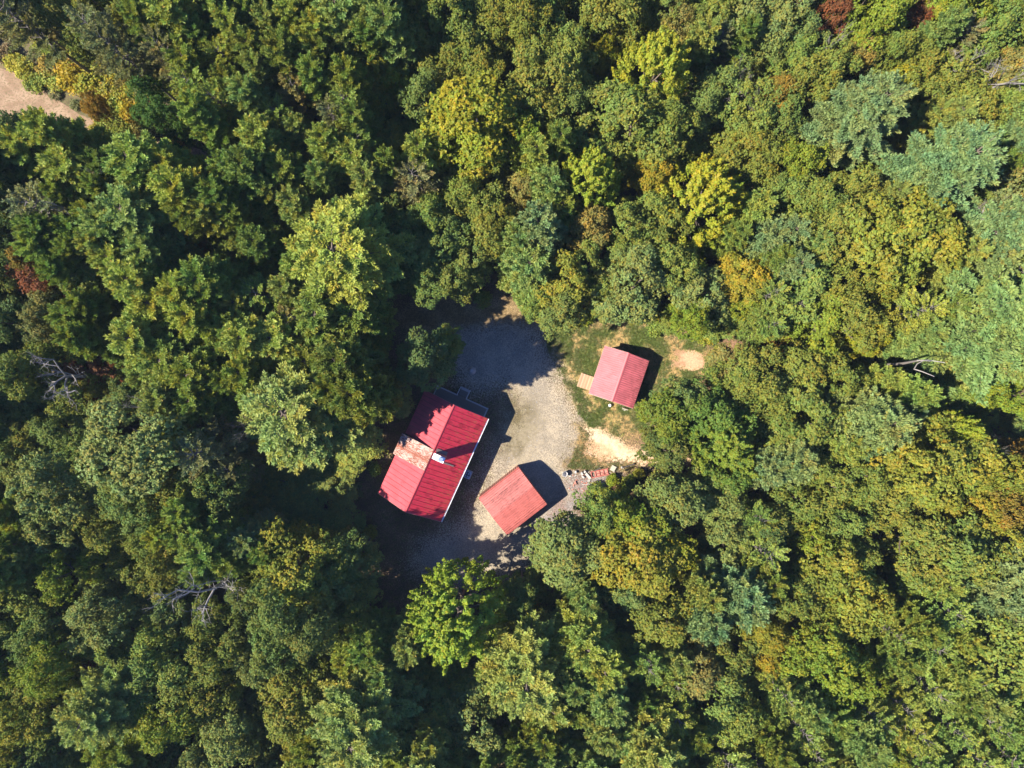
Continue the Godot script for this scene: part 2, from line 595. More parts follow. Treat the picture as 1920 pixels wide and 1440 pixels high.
# ---------------------------------------------------------------- ground
const YX := -26.0
const YZ := -17.0
const YW := 56.0
const YD := 45.0

func poly(px: Array) -> PackedVector2Array:
	var out := PackedVector2Array()
	for i in range(0, px.size(), 2):
		var p := at(px[i], px[i + 1])
		out.append(Vector2(p.x, p.z))
	return out

func edge_distance(pl: PackedVector2Array, p: Vector2) -> float:   # positive inside
	var d := 1e9
	for i in pl.size():
		d = minf(d, Geometry2D.get_closest_point_to_segment(p, pl[i], pl[(i + 1) % pl.size()]).distance_to(p))
	return d if Geometry2D.is_point_in_polygon(p, pl) else -d

var P_GRAVEL: PackedVector2Array
var P_GRASS: PackedVector2Array
var P_SAND: PackedVector2Array
var P_SAND2: PackedVector2Array
var P_DRY: PackedVector2Array
var P_PINK: PackedVector2Array
var P_RUB: PackedVector2Array
var P_OLIVE: PackedVector2Array
var P_LANE: PackedVector2Array
var P_DIRT: PackedVector2Array

func noise(sd: int, freq: float, oct := 3) -> FastNoiseLite:
	var n := FastNoiseLite.new()
	n.seed = sd
	n.frequency = freq
	n.fractal_octaves = oct
	return n

func yard_texture() -> ImageTexture:
	var gw := 160
	var gh := 128
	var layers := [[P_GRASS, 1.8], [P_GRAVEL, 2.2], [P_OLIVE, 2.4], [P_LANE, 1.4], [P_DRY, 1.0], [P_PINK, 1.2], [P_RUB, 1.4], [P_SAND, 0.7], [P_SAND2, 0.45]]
	var grids := []
	for l in layers:
		var g := PackedFloat32Array()
		g.resize(gw * gh)
		for j in gh:
			for i in gw:
				var p := Vector2(YX + YW * i / (gw - 1), YZ + YD * j / (gh - 1))
				g[j * gw + i] = edge_distance(l[0], p) / l[1]
		grids.append(g)
	var W := 1344
	var H := 1080
	var nw := noise(3, 0.55, 3)
	var nf := noise(5, 1.7, 3)
	var nm := noise(7, 0.33, 4)
	var ng := noise(9, 5.0, 2)
	var bytes := PackedByteArray()
	bytes.resize(W * H * 3)
	var r2 := RandomNumberGenerator.new()
	r2.seed = 5
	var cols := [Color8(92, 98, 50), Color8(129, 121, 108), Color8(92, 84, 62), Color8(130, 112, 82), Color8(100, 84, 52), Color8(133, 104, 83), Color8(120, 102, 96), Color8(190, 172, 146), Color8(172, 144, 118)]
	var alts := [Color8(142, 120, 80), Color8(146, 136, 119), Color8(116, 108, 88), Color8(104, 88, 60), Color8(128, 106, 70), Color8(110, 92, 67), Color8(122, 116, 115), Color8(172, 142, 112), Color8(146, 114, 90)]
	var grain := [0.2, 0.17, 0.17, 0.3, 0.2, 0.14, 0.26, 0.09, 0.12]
	var k := 0
	for j in H:
		var z := YZ + YD * (j + 0.5) / H
		for i in W:
			var x := YX + YW * (i + 0.5) / W
			var wx := nw.get_noise_2d(x, z)
			var wz := nf.get_noise_2d(x + 40.0, z)
			var m := nm.get_noise_2d(x, z)
			var f := ng.get_noise_2d(x, z)
			var sp := r2.randf()
			var gx := clampf((x + wx * 0.9 - YX) / YW * (gw - 1), 0.0, gw - 1.01)
			var gz := clampf((z + wz * 0.6 - YZ) / YD * (gh - 1), 0.0, gh - 1.01)
			var ix := int(gx)
			var iz := int(gz)
			gx -= ix
			gz -= iz
			var at0 := iz * gw + ix
			var c := Color(0.37 + m * 0.1, 0.31 + m * 0.08, 0.24 + m * 0.06)
			var gr := 0.3
			if wz > 0.12:
				c = c.lerp(Color(0.30, 0.32, 0.16), minf(1.0, (wz - 0.12) * 4.0) * 0.6)
			for l in layers.size():
				var g: PackedFloat32Array = grids[l]
				var w := lerpf(lerpf(g[at0], g[at0 + 1], gx), lerpf(g[at0 + gw], g[at0 + gw + 1], gx), gz)
				w = clampf(w + 0.5 + f * 0.75 + (sp - 0.5) * 0.7, 0.0, 1.0)
				if w <= 0.0:
					continue
				var t := clampf(0.5 + m * 1.5 + wz * 0.7 + f * 0.5, 0.0, 1.0)
				c = c.lerp(cols[l].lerp(alts[l], t), w)
				gr = lerpf(gr, grain[l], w)
			var b := 1.0 + (sp - 0.5) * gr * 2.0 + f * gr * 0.8
			if sp > 0.985:
				b *= 0.72
			bytes[k] = int(clampf(c.r * b * 255.0, 0, 255))
			bytes[k + 1] = int(clampf(c.g * b * 255.0, 0, 255))
			bytes[k + 2] = int(clampf(c.b * b * 255.0, 0, 255))
			k += 3
	return ImageTexture.create_from_image(Image.create_from_data(W, H, false, Image.FORMAT_RGB8, bytes))

func grow_poly(pl: PackedVector2Array, by: float) -> PackedVector2Array:
	var a := Geometry2D.offset_polygon(pl, by, Geometry2D.JOIN_ROUND)
	return a[0] if a.size() > 0 else pl

func sheet(called: String, pl: PackedVector2Array, y: float, m: Material, label: String, category: String, kind := "structure") -> MeshInstance3D:
	var st := SurfaceTool.new()
	st.begin(Mesh.PRIMITIVE_TRIANGLES)
	var tri := Geometry2D.triangulate_polygon(pl)
	for i in range(0, tri.size(), 3):
		var a := pl[tri[i]]
		var b := pl[tri[i + 1]]
		var c := pl[tri[i + 2]]
		if (b - a).cross(c - a) < 0.0:
			var t := b
			b = c
			c = t
		for p in [a, b, c]:
			st.set_uv(Vector2((p.x - YX) / YW, (p.y - YZ) / YD))
			st.set_normal(Vector3.UP)
			st.add_vertex(Vector3(p.x, y, p.y))
	var o := part(called, st.commit(), m, self)
	tag(o, label, category, "", kind)
	return o

func speckle_texture(size: int, a: Color, b: Color, c: Color, freq: float, sd: int, grain: float) -> ImageTexture:
	var n1 := noise(sd, freq, 4)
	var n2 := noise(sd + 1, freq * 5.0, 2)
	var r2 := RandomNumberGenerator.new()
	r2.seed = sd
	var bytes := PackedByteArray()
	bytes.resize(size * size * 3)
	var k := 0
	for j in size:
		for i in size:
			var u := TAU * i / size
			var v := TAU * j / size
			var q := Vector3(cos(u), sin(u), cos(v)) * size / TAU
			var m := n1.get_noise_3d(q.x, q.y + sin(v) * size / TAU, q.z)
			var f := n2.get_noise_2d(i, j)
			var s := r2.randf()
			var col := a.lerp(b, clampf(0.5 + m * 1.3, 0.0, 1.0)).lerp(c, clampf(f * 1.6, 0.0, 1.0))
			var br := 1.0 + (s - 0.5) * grain
			bytes[k] = int(clampf(col.r * br * 255.0, 0, 255))
			bytes[k + 1] = int(clampf(col.g * br * 255.0, 0, 255))
			bytes[k + 2] = int(clampf(col.b * br * 255.0, 0, 255))
			k += 3
	return ImageTexture.create_from_image(Image.create_from_data(size, size, false, Image.FORMAT_RGB8, bytes))

func build_ground() -> void:
	P_GRAVEL = poly([770, 640, 830, 612, 900, 600, 960, 590, 1010, 610, 1035, 665, 1050, 705, 1068, 740, 1086, 775, 1090, 815, 1080, 850, 1066, 872, 1075, 905, 1100, 925, 1070, 965, 1020, 1010, 985, 1060, 930, 1090, 870, 1110, 800, 1095, 770, 1060, 785, 1020, 840, 995, 880, 960, 905, 900, 940, 820, 965, 760, 945, 730, 880, 740, 850, 700, 790, 620])
	P_HULL = poly([770, 555, 1000, 555, 1060, 600, 1340, 632, 1385, 655, 1340, 700, 1230, 740, 1240, 800, 1310, 845, 1310, 880, 1245, 896, 1130, 900, 1000, 1070, 860, 1110, 720, 1140, 690, 1000, 720, 900, 760, 760])
	P_GRASS = poly([1010, 590, 1070, 605, 1150, 600, 1260, 625, 1340, 640, 1370, 690, 1240, 740, 1225, 800, 1160, 818, 1110, 808, 1085, 775, 1066, 735, 1048, 700, 1030, 660])
	P_SAND = poly([1096, 803, 1120, 800, 1150, 815, 1185, 836, 1215, 842, 1268, 846, 1305, 860, 1245, 880, 1190, 866, 1150, 864, 1122, 860, 1106, 848, 1109, 828])
	P_SAND2 = poly([1268, 656, 1300, 655, 1326, 667, 1320, 690, 1300, 698, 1275, 691, 1256, 685, 1263, 671])
	P_DRY = poly([1086, 800, 1108, 815, 1104, 850, 1125, 864, 1190, 870, 1180, 884, 1110, 880, 1062, 878, 1074, 858])
	P_PINK = poly([1330, 640, 1380, 632, 1420, 650, 1400, 672, 1340, 668])
	P_RUB = poly([1066, 890, 1110, 888, 1160, 892, 1140, 912, 1110, 925, 1075, 960, 1010, 1012, 985, 1000, 1030, 950, 1070, 930])
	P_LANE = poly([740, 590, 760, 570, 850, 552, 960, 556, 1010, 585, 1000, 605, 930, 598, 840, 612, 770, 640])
	P_OLIVE = poly([962, 745, 990, 760, 1000, 800, 975, 850, 950, 840, 940, 800])
	P_DIRT = poly([-60, 95, -20, 120, 30, 138, 90, 175, 150, 215, 230, 245, 320, 262, 420, 295, 470, 315, 462, 345, 400, 335, 300, 300, 210, 280, 130, 262, 60, 238, 0, 218, -60, 205])

	var floor_mat := StandardMaterial3D.new()
	floor_mat.albedo_texture = speckle_texture(512, Color8(104, 88, 66), Color8(76, 68, 48), Color8(84, 94, 50), 0.02, 21, 0.5)
	floor_mat.uv1_scale = Vector3(90, 90, 1)
	floor_mat.roughness = 0.95
	var pm := PlaneMesh.new()
	pm.size = Vector2(900, 900)
	var gr := part("ground", pm, floor_mat, self)
	tag(gr, "brown leaf-littered forest floor between the trees", "ground", "", "structure")

	yard_mat = StandardMaterial3D.new()
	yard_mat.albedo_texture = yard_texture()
	yard_mat.roughness = 0.95
	yard_mat.metallic_specular = 0.25
	var rect := PackedVector2Array([Vector2(YX + 0.2, YZ + 0.2), Vector2(YX + YW - 0.2, YZ + 0.2), Vector2(YX + YW - 0.2, YZ + YD - 0.2), Vector2(YX + 0.2, YZ + YD - 0.2)])
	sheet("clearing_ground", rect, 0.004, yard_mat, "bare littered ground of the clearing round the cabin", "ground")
	sheet("gravel_drive", grow_poly(P_GRAVEL, 0.5), 0.008, yard_mat, "pale grey gravel drive curving between cabin, garage and shed", "drive")
	sheet("lawn", grow_poly(P_GRASS, 0.4), 0.012, yard_mat, "patchy green and dry grass round the pink-roofed shed", "lawn")
	sheet("sand_patch", grow_poly(P_SAND, 0.3), 0.016, yard_mat, "bright bare sand patch south of the pink-roofed shed", "sand")
	sheet("sand_patch", grow_poly(P_SAND2, 0.3), 0.016, yard_mat, "square pinkish sand patch east of the pink-roofed shed", "sand")
	var road_mat := StandardMaterial3D.new()
	road_mat.albedo_texture = speckle_texture(512, Color8(146, 125, 105), Color8(124, 102, 83), Color8(106, 94, 70), 0.015, 33, 0.22)
	road_mat.uv1_scale = Vector3(4, 4, 1)
	road_mat.roughness = 0.95
	sheet("dirt_road", P_DIRT, 0.02, road_mat, "tan dirt road entering at the northwest corner under the trees", "road")

var P_HULL: PackedVector2Array

func in_forest(x: float, z: float) -> bool:
	var p := Vector2(x, z)
	if Geometry2D.is_point_in_polygon(p, P_HULL):
		return false
	for pl in [P_GRAVEL, P_GRASS, P_LANE, P_SAND, P_SAND2, P_DRY, P_PINK, P_RUB, P_DIRT]:
		if Geometry2D.is_point_in_polygon(p, pl):
			return false
	var h := (p - Vector2(-8.31, 7.55)).rotated(deg_to_rad(-24.4))
	if absf(h.x) < 5.5 and absf(h.y) < 9.0:
		return false
	return true

func scatter(called: String, mesh: Mesh, m: Material, list: Array, label: String, category: String) -> void:   # list: [Transform3D, Color]
	var mm := MultiMesh.new()
	mm.transform_format = MultiMesh.TRANSFORM_3D
	mm.use_colors = true
	mm.mesh = mesh
	mm.instance_count = list.size()
	for i in list.size():
		mm.set_instance_transform(i, list[i][0])
		mm.set_instance_color(i, list[i][1])
	var o := MultiMeshInstance3D.new()
	o.name = numbered(called)
	o.multimesh = mm
	o.material_override = m
	add_child(o)
	tag(o, label, category, "", "stuff")

func spin(s: Vector3) -> Basis:
	return Basis(Vector3.UP, rng.randf() * TAU).scaled_local(s)

func build_cover() -> void:
	rng.seed = 77
	var lm := StandardMaterial3D.new()
	lm.vertex_color_use_as_albedo = true
	lm.roughness = 0.6
	lm.cull_mode = BaseMaterial3D.CULL_DISABLED
	lm.backlight_enabled = true
	lm.backlight = Color(0.4, 0.4, 0.3)
	# low growth under the trees
	var palette := [Color(0.13, 0.17, 0.045), Color(0.10, 0.13, 0.04), Color(0.17, 0.16, 0.05), Color(0.09, 0.14, 0.05), Color(0.2, 0.14, 0.06), Color(0.16, 0.19, 0.06), Color(0.2, 0.1, 0.06)]
	for v in 2:
		var list := []
		for i in 1500:
			var x := rng.randf_range(-60, 60)
			var z := rng.randf_range(-46, 46)
			if not in_forest(x, z):
				continue
			var s := rng.randf_range(0.5, 1.35)
			list.append([Transform3D(spin(Vector3(s, s * rng.randf_range(0.7, 1.2), s)), Vector3(x, 0, z)), palette[rng.randi() % palette.size()]])
		scatter("undergrowth", shrub_mesh(0.4 + 0.2 * v, 46), lm, list, ["mixed green undergrowth between the tree trunks", "dull ferny undergrowth filling gaps of the forest floor"][v], "undergrowth")
	# grass
	leaves_begin()
	for i in 22:
		var d := (rv() * 0.75 + Vector3(0, 0.8, 0)).normalized()
		var n := d.cross(rv()).normalized()
		leaf(Vector3(rng.randf_range(-0.12, 0.12), 0.02, rng.randf_range(-0.12, 0.12)) + d * 0.07, n, d, 0.075, 0.012, leaf_color(rng.randf() * 0.6, rng.randf_range(0.7, 1.0)))
	var tuft := leaves_end()
	var gl := []
	var nn := noise(7, 0.33, 4)
	for i in 24000:
		var x := rng.randf_range(2, 26)
		var z := rng.randf_range(-8, 10)
		var p := Vector2(x, z)
		var d := 1.0
		var green := Geometry2D.is_point_in_polygon(p, P_GRASS)
		if not green and not Geometry2D.is_point_in_polygon(p, P_DRY):
			continue
		if Geometry2D.is_point_in_polygon(p, P_SAND) or Geometry2D.is_point_in_polygon(p, P_SAND2):
			continue
		var m := nn.get_noise_2d(x, z)
		if m > 0.05 and rng.randf() < 0.8:
			continue
		var dry := clampf(0.42 + m * 1.6 + rng.randfn(0, 0.25) + (0.0 if green else 0.6), 0, 1)
		var c := Color(0.20, 0.24, 0.06).lerp(Color(0.40, 0.32, 0.17), dry)
		gl.append([Transform3D(spin(Vector3.ONE * rng.randf_range(0.7, 1.5)), Vector3(x, 0.012, z)), c])
	scatter("grass", tuft, lm, gl, "short patchy grass growing over the lawn", "grass")
	# loose stones
	var st := wood_begin()
	var ring := []
	for k in 6:
		var a := TAU * k / 6
		ring.append(Vector3(cos(a), rng.randf_range(-0.1, 0.1), sin(a)) * rng.randf_range(0.8, 1.1))
	for k in 6:
		for p in [ring[k], ring[(k + 1) % 6], Vector3(0.1, 0.7, 0.05)]:
			st.add_vertex(p)
	st.generate_normals()
	var stone := st.commit()
	var sm := StandardMaterial3D.new()
	sm.vertex_color_use_as_albedo = true
	sm.roughness = 0.9
	var sl := []
	for i in 9000:
		var x := rng.randf_range(-16, 9)
		var z := rng.randf_range(-10, 27)
		var p := Vector2(x, z)
		if not Geometry2D.is_point_in_polygon(p, P_GRAVEL) and not Geometry2D.is_point_in_polygon(p, P_RUB):
			continue
		if edge_distance(P_GRAVEL, p) < 1.3 and rng.randf() < 0.75:
			continue
		if Geometry2D.is_point_in_polygon(p, P_OLIVE) and rng.randf() < 0.7:
			continue
		var g := rng.randf_range(0.12, 0.27)
		var warm := rng.randf_range(0.0, 0.09)
		var s := rng.randf_range(0.025, 0.06) * (1.5 if rng.randf() < 0.08 else 1.0)
		sl.append([Transform3D(spin(Vector3(s, s * 0.8, s * rng.randf_range(0.7, 1.2))), Vector3(x, 0.009, z)), Color(g + warm * 0.3, g, g - warm * 0.6)])
	scatter("gravel", stone, sm, sl, "loose grey stones strewn over the drive", "gravel")

# ---------------------------------------------------------------- buildings
# mode 0 faint wear, 1 rust towards the low edge, 2 peeling paint in streaks, 3 dark worn patches, 4 grime at the low edge
func roof_texture(base: Color, mode: int, sd: int, lu: float, lvv: float, period: float, phase: float) -> ImageTexture:
	var W := 384
	var H := 512
	var a := noise(sd, 0.9, 4)
	var b := noise(sd + 1, 3.2, 3)
	var c := noise(sd + 2, 9.0, 2)
	var img := Image.create_empty(W, H, false, Image.FORMAT_RGB8)
	for j in H:
		var v := lvv * j / H
		for i in W:
			var u := lu * i / W
			var n1 := a.get_noise_2d(u * 0.7, v)
			var n2 := b.get_noise_2d(u * 0.35, v * 1.6)
			var n3 := c.get_noise_2d(u, v)
			var col := base * (1.0 + n1 * 0.12 + n3 * 0.06)
			var low := u / lu
			match mode:
				0:
					col = col.lerp(base.darkened(0.35), clampf(n2 * 1.2 - 0.35, 0, 0.5))
				1:
					var rust := clampf(n2 * 1.7 + low * 0.75 - 0.52 + n3 * 0.4, 0, 1)
					col = col.lerp(Color(0.62, 0.40, 0.26), rust * 0.7)
					col = col.lerp(base.darkened(0.4), clampf(n1 * 1.5 - 0.2, 0, 0.5))
				2:
					var st := b.get_noise_2d(u * 0.55, v * 3.4) + n3 * 0.45 + n1 * 0.35
					var band := exp(-pow((v - lvv * 0.44) / 0.24, 2.0))
					col = Color(0.66, 0.60, 0.57) * (1.0 + n3 * 0.1)
					col = col.lerp(Color(0.50, 0.28, 0.22), clampf(smoothstep(-0.06, 0.16, st) + band * 0.85, 0, 1))
					col = col.lerp(Color(0.24, 0.15, 0.12), smoothstep(0.42, 0.6, c.get_noise_2d(u * 0.9, v * 2.0) + n1 * 0.2))
				3:
					var zone := exp(-pow((v - lvv * 0.665) / 0.5, 2.0)) * smoothstep(0.12, 0.22, low) * (1.0 - smoothstep(0.82, 0.98, low))
					var st := b.get_noise_2d(u * 0.5, v * 4.0)
					col = col.lerp(base.darkened(0.36), clampf(zone * (0.45 + st * 0.9) + clampf(st * 1.5 - 0.2, 0, 0.5), 0, 0.75))
				4:
					var dirt := clampf(low * 1.5 - 1.0 + b.get_noise_2d(u * 0.5, v * 2.5) * 0.9, 0, 1)
					col = col.lerp(Color(0.30, 0.16, 0.16), dirt * 0.55)
			if period > 0.0:   # rib shade painted into the colour, with dirt along the ribs
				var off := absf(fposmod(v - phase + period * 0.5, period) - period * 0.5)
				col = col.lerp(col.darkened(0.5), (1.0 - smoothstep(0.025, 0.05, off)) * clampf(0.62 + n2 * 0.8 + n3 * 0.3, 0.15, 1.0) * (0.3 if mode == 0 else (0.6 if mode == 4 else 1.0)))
			img.set_pixel(i, j, Color(clampf(col.r, 0, 1), clampf(col.g, 0, 1), clampf(col.b, 0, 1)))
	return ImageTexture.create_from_image(img)

func roof_mat(base: Color, mode: int, sd: int, lu: float, lvv: float, rough := 0.5, period := 0.0, phase := 0.0) -> StandardMaterial3D:
	var m := StandardMaterial3D.new()
	m.albedo_texture = roof_texture(base, mode, sd, lu, lvv, period, phase)
	m.uv1_scale = Vector3(1.0 / lu, 1.0 / lvv, 1)
	m.roughness = rough
	m.metallic_specular = 0.4
	return m

# sheet-metal panels laid side by side from a high edge to a low one; each panel an object
func panels(parent: Node, called: String, m: Material, high: Vector3, low: Vector3, along: Vector3, length: float, n: int, ribs: int, rib_w: float, rib_h: float, gap: float) -> void:
	var down := (low - high).normalized()
	var normal := along.cross(down).normalized()
	if normal.y < 0.0:
		normal = -normal
	var b := Basis(down, normal, down.cross(normal))
	var sgn := 1.0 if b.z.dot(along) > 0.0 else -1.0
	var w := length / n
	var l := high.distance_to(low)
	for i in n:
		var mid := (high + low) / 2.0 + along * (-length / 2.0 + w * (i + 0.5))
		var st := wood_begin()
		uvo = Vector2(0, w * (i if sgn > 0.0 else n - 1 - i))
		add_box(st, mid, Vector3(l, 0.02, w - gap), b)
		for k in ribs:
			var o := along * (-w / 2.0 + gap / 2.0 + rib_w / 2.0 + (w - gap) * k / ribs)
			add_box(st, mid + o + normal * (0.01 + rib_h / 2.0), Vector3(l - 0.004, rib_h, rib_w), b)
		uvo = Vector2.ZERO
		st.generate_normals()
		part(called, st.commit(), m, parent)

func prism(profile: Array, z0: float, z1: float) -> ArrayMesh:   # profile in x, y (counter-clockwise), swept along z
	var st := wood_begin()
	var n := profile.size()
	for i in n:
		var a: Vector2 = profile[i]
		var b: Vector2 = profile[(i + 1) % n]
		add_quad(st, Vector3(a.x, a.y, z1), Vector3(a.x, a.y, z0), Vector3(b.x, b.y, z0), Vector3(b.x, b.y, z1), Vector2(0, 0), Vector2(z1 - z0, 0), Vector2(z1 - z0, 1), Vector2(0, 1))
	for i in range(1, n - 1):
		st.set_smooth_group(-1)
		for q in [profile[0], profile[i + 1], profile[i]]:
			st.set_uv(q)
			st.add_vertex(Vector3(q.x, q.y, z1))
		for q in [profile[0], profile[i], profile[i + 1]]:
			st.set_uv(q)
			st.add_vertex(Vector3(q.x, q.y, z0))
	st.generate_normals()
	return st.commit()

func window(parent: Node, c: Vector3, w: float, h: float, facing: Vector3) -> void:
	var turn := atan2(facing.x, facing.z)
	var f := part("window", box_mesh([[Vector3(0, h / 2 - 0.03, 0), Vector3(w, 0.06, 0.06)], [Vector3(0, -h / 2 + 0.03, 0), Vector3(w, 0.06, 0.06)], [Vector3(-w / 2 + 0.03, 0, 0), Vector3(0.06, h - 0.12, 0.06)], [Vector3(w / 2 - 0.03, 0, 0), Vector3(0.06, h - 0.12, 0.06)], [Vector3(0, 0, 0), Vector3(0.04, h - 0.12, 0.05)]]), mat("trim", lin(0.6, 0.58, 0.54), 0.6), parent, c, Vector3(0, turn, 0))
	part("pane", box(Vector3(w - 0.12, h - 0.12, 0.02)), mat("pane", lin(0.02, 0.025, 0.03), 0.08), f)

func build_cabin() -> void:
	var o := thing("cabin", "long cabin with crimson metal roof, peeling white dormer and white-capped chimney", "cabin", Vector3(-8.31, 0, 7.55), deg_to_rad(-24.45))
	var he := 3.25
	var hr := 6.0
	var hw := 3.63
	var hl := 5.95
	var siding := mat("siding", lin(0.13, 0.085, 0.06), 0.8)
	var ww := 3.2
	var wl := 5.55
	var top := he + (hw - ww) * (hr - he) / hw - 0.12
	part("wall", box(Vector3(0.16, top, wl * 2)), siding, o, Vector3(ww - 0.08, top / 2, 0))
	part("wall", box(Vector3(0.16, top, wl * 2)), siding, o, Vector3(-ww + 0.08, top / 2, 0))
	for s in [-1.0, 1.0]:
		part("wall", prism([Vector2(-ww + 0.16, 0), Vector2(ww - 0.16, 0), Vector2(ww - 0.16, top + 0.05), Vector2(0, hr - 0.16), Vector2(-ww + 0.16, top + 0.05)], -0.08, 0.08), siding, o, Vector3(0, 0, s * (wl - 0.08)))
	var boards := mat("underroof", lin(0.07, 0.05, 0.04), 0.9)
	for s in [-1.0, 1.0]:
		var a := Vector3(0, hr - 0.07, 0)
		var b := Vector3(s * (hw - 0.05), he - 0.07, 0)
		var d: Vector3 = (b - a).normalized()
		var nn := Vector3(d.y * -s, absf(d.x), 0) if s > 0 else Vector3(-absf(d.y), absf(d.x), 0)
		nn = Vector3(s * absf(d.y), absf(d.x), 0)
		var bs := Basis(d, nn, d.cross(nn))
		part("roof_deck", box_mesh([[(a + b) / 2.0, Vector3(a.distance_to(b), 0.05, hl * 2 - 0.08), bs]]), boards, o)
	var left := roof_mat(Color8(182, 78, 87), 0, 41, 4.6, 12.0, 0.42)
	var right := roof_mat(Color8(192, 52, 72), 1, 51, 4.6, 12.0, 0.38)
	panels(o, "roof_panel", right, Vector3(0, hr, 0), Vector3(hw, he, 0), Vector3(0, 0, 1), hl * 2, 24, 1, 0.03, 0.026, 0.018)
	# the dormer covers the middle of the other slope
	var z0 := -0.98
	var z1 := 1.34
	panels(o, "roof_panel", left, Vector3(0, hr, (z1 + hl) / 2), Vector3(-hw, he, (z1 + hl) / 2), Vector3(0, 0, 1), hl - z1, 9, 1, 0.04, 0.03, 0.025)
	panels(o, "roof_panel", left, Vector3(0, hr, (z0 - hl) / 2), Vector3(-hw, he, (z0 - hl) / 2), Vector3(0, 0, 1), hl + z0, 10, 1, 0.04, 0.03, 0.025)
	part("ridge_cap", prism([Vector2(-0.09, hr - 0.03), Vector2(0, hr + 0.03), Vector2(0.09, hr - 0.03), Vector2(0.09, hr - 0.01), Vector2(0, hr + 0.06), Vector2(-0.09, hr - 0.01)], -hl - 0.02, hl + 0.02), mat("ridge", lin(0.36, 0.04, 0.055), 0.6), o)
	var fascia := mat("fascia", lin(0.45, 0.20, 0.19), 0.6)
	for s in [-1.0, 1.0]:
		for e in [-1.0, 1.0]:
			var a := Vector3(0, hr - 0.1, e * (hl + 0.012))
			var b := Vector3(s * hw, he - 0.1, e * (hl + 0.012))
			var d: Vector3 = (b - a).normalized()
			var nn := Vector3(s * absf(d.y), absf(d.x), 0)
			part("barge_board", box_mesh([[(a + b) / 2.0, Vector3(a.distance_to(b), 0.18, 0.025), Basis(d, nn, d.cross(nn))]]), fascia, o)
	part("gutter", box_mesh([[Vector3(0, -0.05, 0), Vector3(0.12, 0.015, hl * 2)], [Vector3(0.055, 0, 0), Vector3(0.015, 0.09, hl * 2)], [Vector3(-0.055, 0, 0), Vector3(0.015, 0.09, hl * 2)], [Vector3(0, 0, hl - 0.01), Vector3(0.095, 0.085, 0.02)], [Vector3(0, 0, -hl + 0.01), Vector3(0.095, 0.085, 0.02)]]), mat("gutter", lin(0.62, 0.62, 0.64), 0.5), o, Vector3(hw + 0.075, he - 0.06, 0))
	# dormer
	var hd := 4.45
	var dx := 3.78
	panels(o, "dormer_panel", roof_mat(Color8(200, 190, 180), 2, 61, 3.95, 2.4, 0.8), Vector3(0, hr + 0.08, (z0 + z1) / 2), Vector3(-dx, hd, (z0 + z1) / 2), Vector3(0, 0, 1), z1 - z0, 4, 1, 0.035, 0.02, 0.012)
	part("dormer_deck", prism([Vector2(-dx + 0.06, hd - 0.10), Vector2(-0.1, hr - 0.02), Vector2(-0.1, hr + 0.03), Vector2(-dx + 0.06, hd - 0.03)], z0 + 0.04, z1 - 0.04), boards, o)
	for z in [z0 + 0.12, z1 - 0.12]:
		part("dormer_wall", prism([Vector2(-ww, he + 0.25), Vector2(-ww, hd + 0.06), Vector2(-0.4, hr - 0.18), Vector2(-0.4, hr - 0.28)], -0.05, 0.05), siding, o, Vector3(0, 0, z))
	part("dormer_wall", box(Vector3(0.12, 1.25, z1 - z0 - 0.36)), siding, o, Vector3(-ww + 0.06, 3.9, (z0 + z1) / 2))
	window(o, Vector3(-ww - 0.03, 4.1, (z0 + z1) / 2), 1.2, 0.55, Vector3(-1, 0, 0))
	# chimney
	var ch := part("chimney", box(Vector3(1.12, 2.7, 0.5)), mat("chimney", lin(0.3, 0.22, 0.17), 0.8), o, Vector3(0.86, 6.1, -0.6))
	part("chimney_cap", box_mesh([[Vector3(0, 1.37, 0), Vector3(1.22, 0.05, 0.6)], [Vector3(0, 1.41, 0.285), Vector3(1.22, 0.03, 0.03)], [Vector3(0, 1.41, -0.285), Vector3(1.22, 0.03, 0.03)]]), mat("cap", lin(0.85, 0.86, 0.88), 0.4), ch)
	part("flue", box_mesh([[Vector3(0.24, 1.5, 0.0), Vector3(0.38, 0.2, 0.34)], [Vector3(0.24, 1.62, 0.0), Vector3(0.46, 0.03, 0.4)]]), mat("flue", lin(0.20, 0.27, 0.38), 0.35, 0.3), ch)
	# flashing strips by the chimney
	var sd := Vector3(hw, he - hr, 0).normalized()
	var sn := Vector3(-sd.y, sd.x, 0)
	var sb := Basis(sd, sn, sd.cross(sn))
	var fl := mat("flashing", lin(0.19, 0.15, 0.14), 0.8)
	part("flashing", box_mesh([[Vector3(0, hr, -1.05) + sd * 0.95 + sn * 0.065, Vector3(1.4, 0.012, 0.34), sb]]), fl, o)
	part("flashing", box_mesh([[Vector3(0, hr, -0.05) + sd * 2.2 + sn * 0.065, Vector3(1.7, 0.012, 0.14), sb]]), fl, o)
	# openings
	window(o, Vector3(ww + 0.03, 1.7, -2.6), 1.1, 1.2, Vector3(1, 0, 0))
	window(o, Vector3(ww + 0.03, 1.7, 3.6), 1.1, 1.2, Vector3(1, 0, 0))
	window(o, Vector3(-ww - 0.03, 1.7, -3.0), 1.1, 1.2, Vector3(-1, 0, 0))
	window(o, Vector3(-ww - 0.03, 1.7, 3.4), 1.1, 1.2, Vector3(-1, 0, 0))
	window(o, Vector3(0, 2.0, wl + 0.03), 1.4, 1.2, Vector3(0, 0, 1))
	var dr := part("door", box(Vector3(0.95, 2.05, 0.06)), mat("door", lin(0.25, 0.22, 0.18), 0.6), o, Vector3(0.3, 1.55, -wl - 0.03))
	part("handle", box(Vector3(0.06, 0.06, 0.05)), mat("steel", lin(0.5, 0.5, 0.5), 0.3, 0.9), dr, Vector3(0.38, -0.05, -0.055))
	# porch
	var deck := mat("deck", lin(0.17, 0.15, 0.13), 0.9)
	var rail := mat("rail", lin(0.36, 0.35, 0.33), 0.85)
	var pz := -6.85
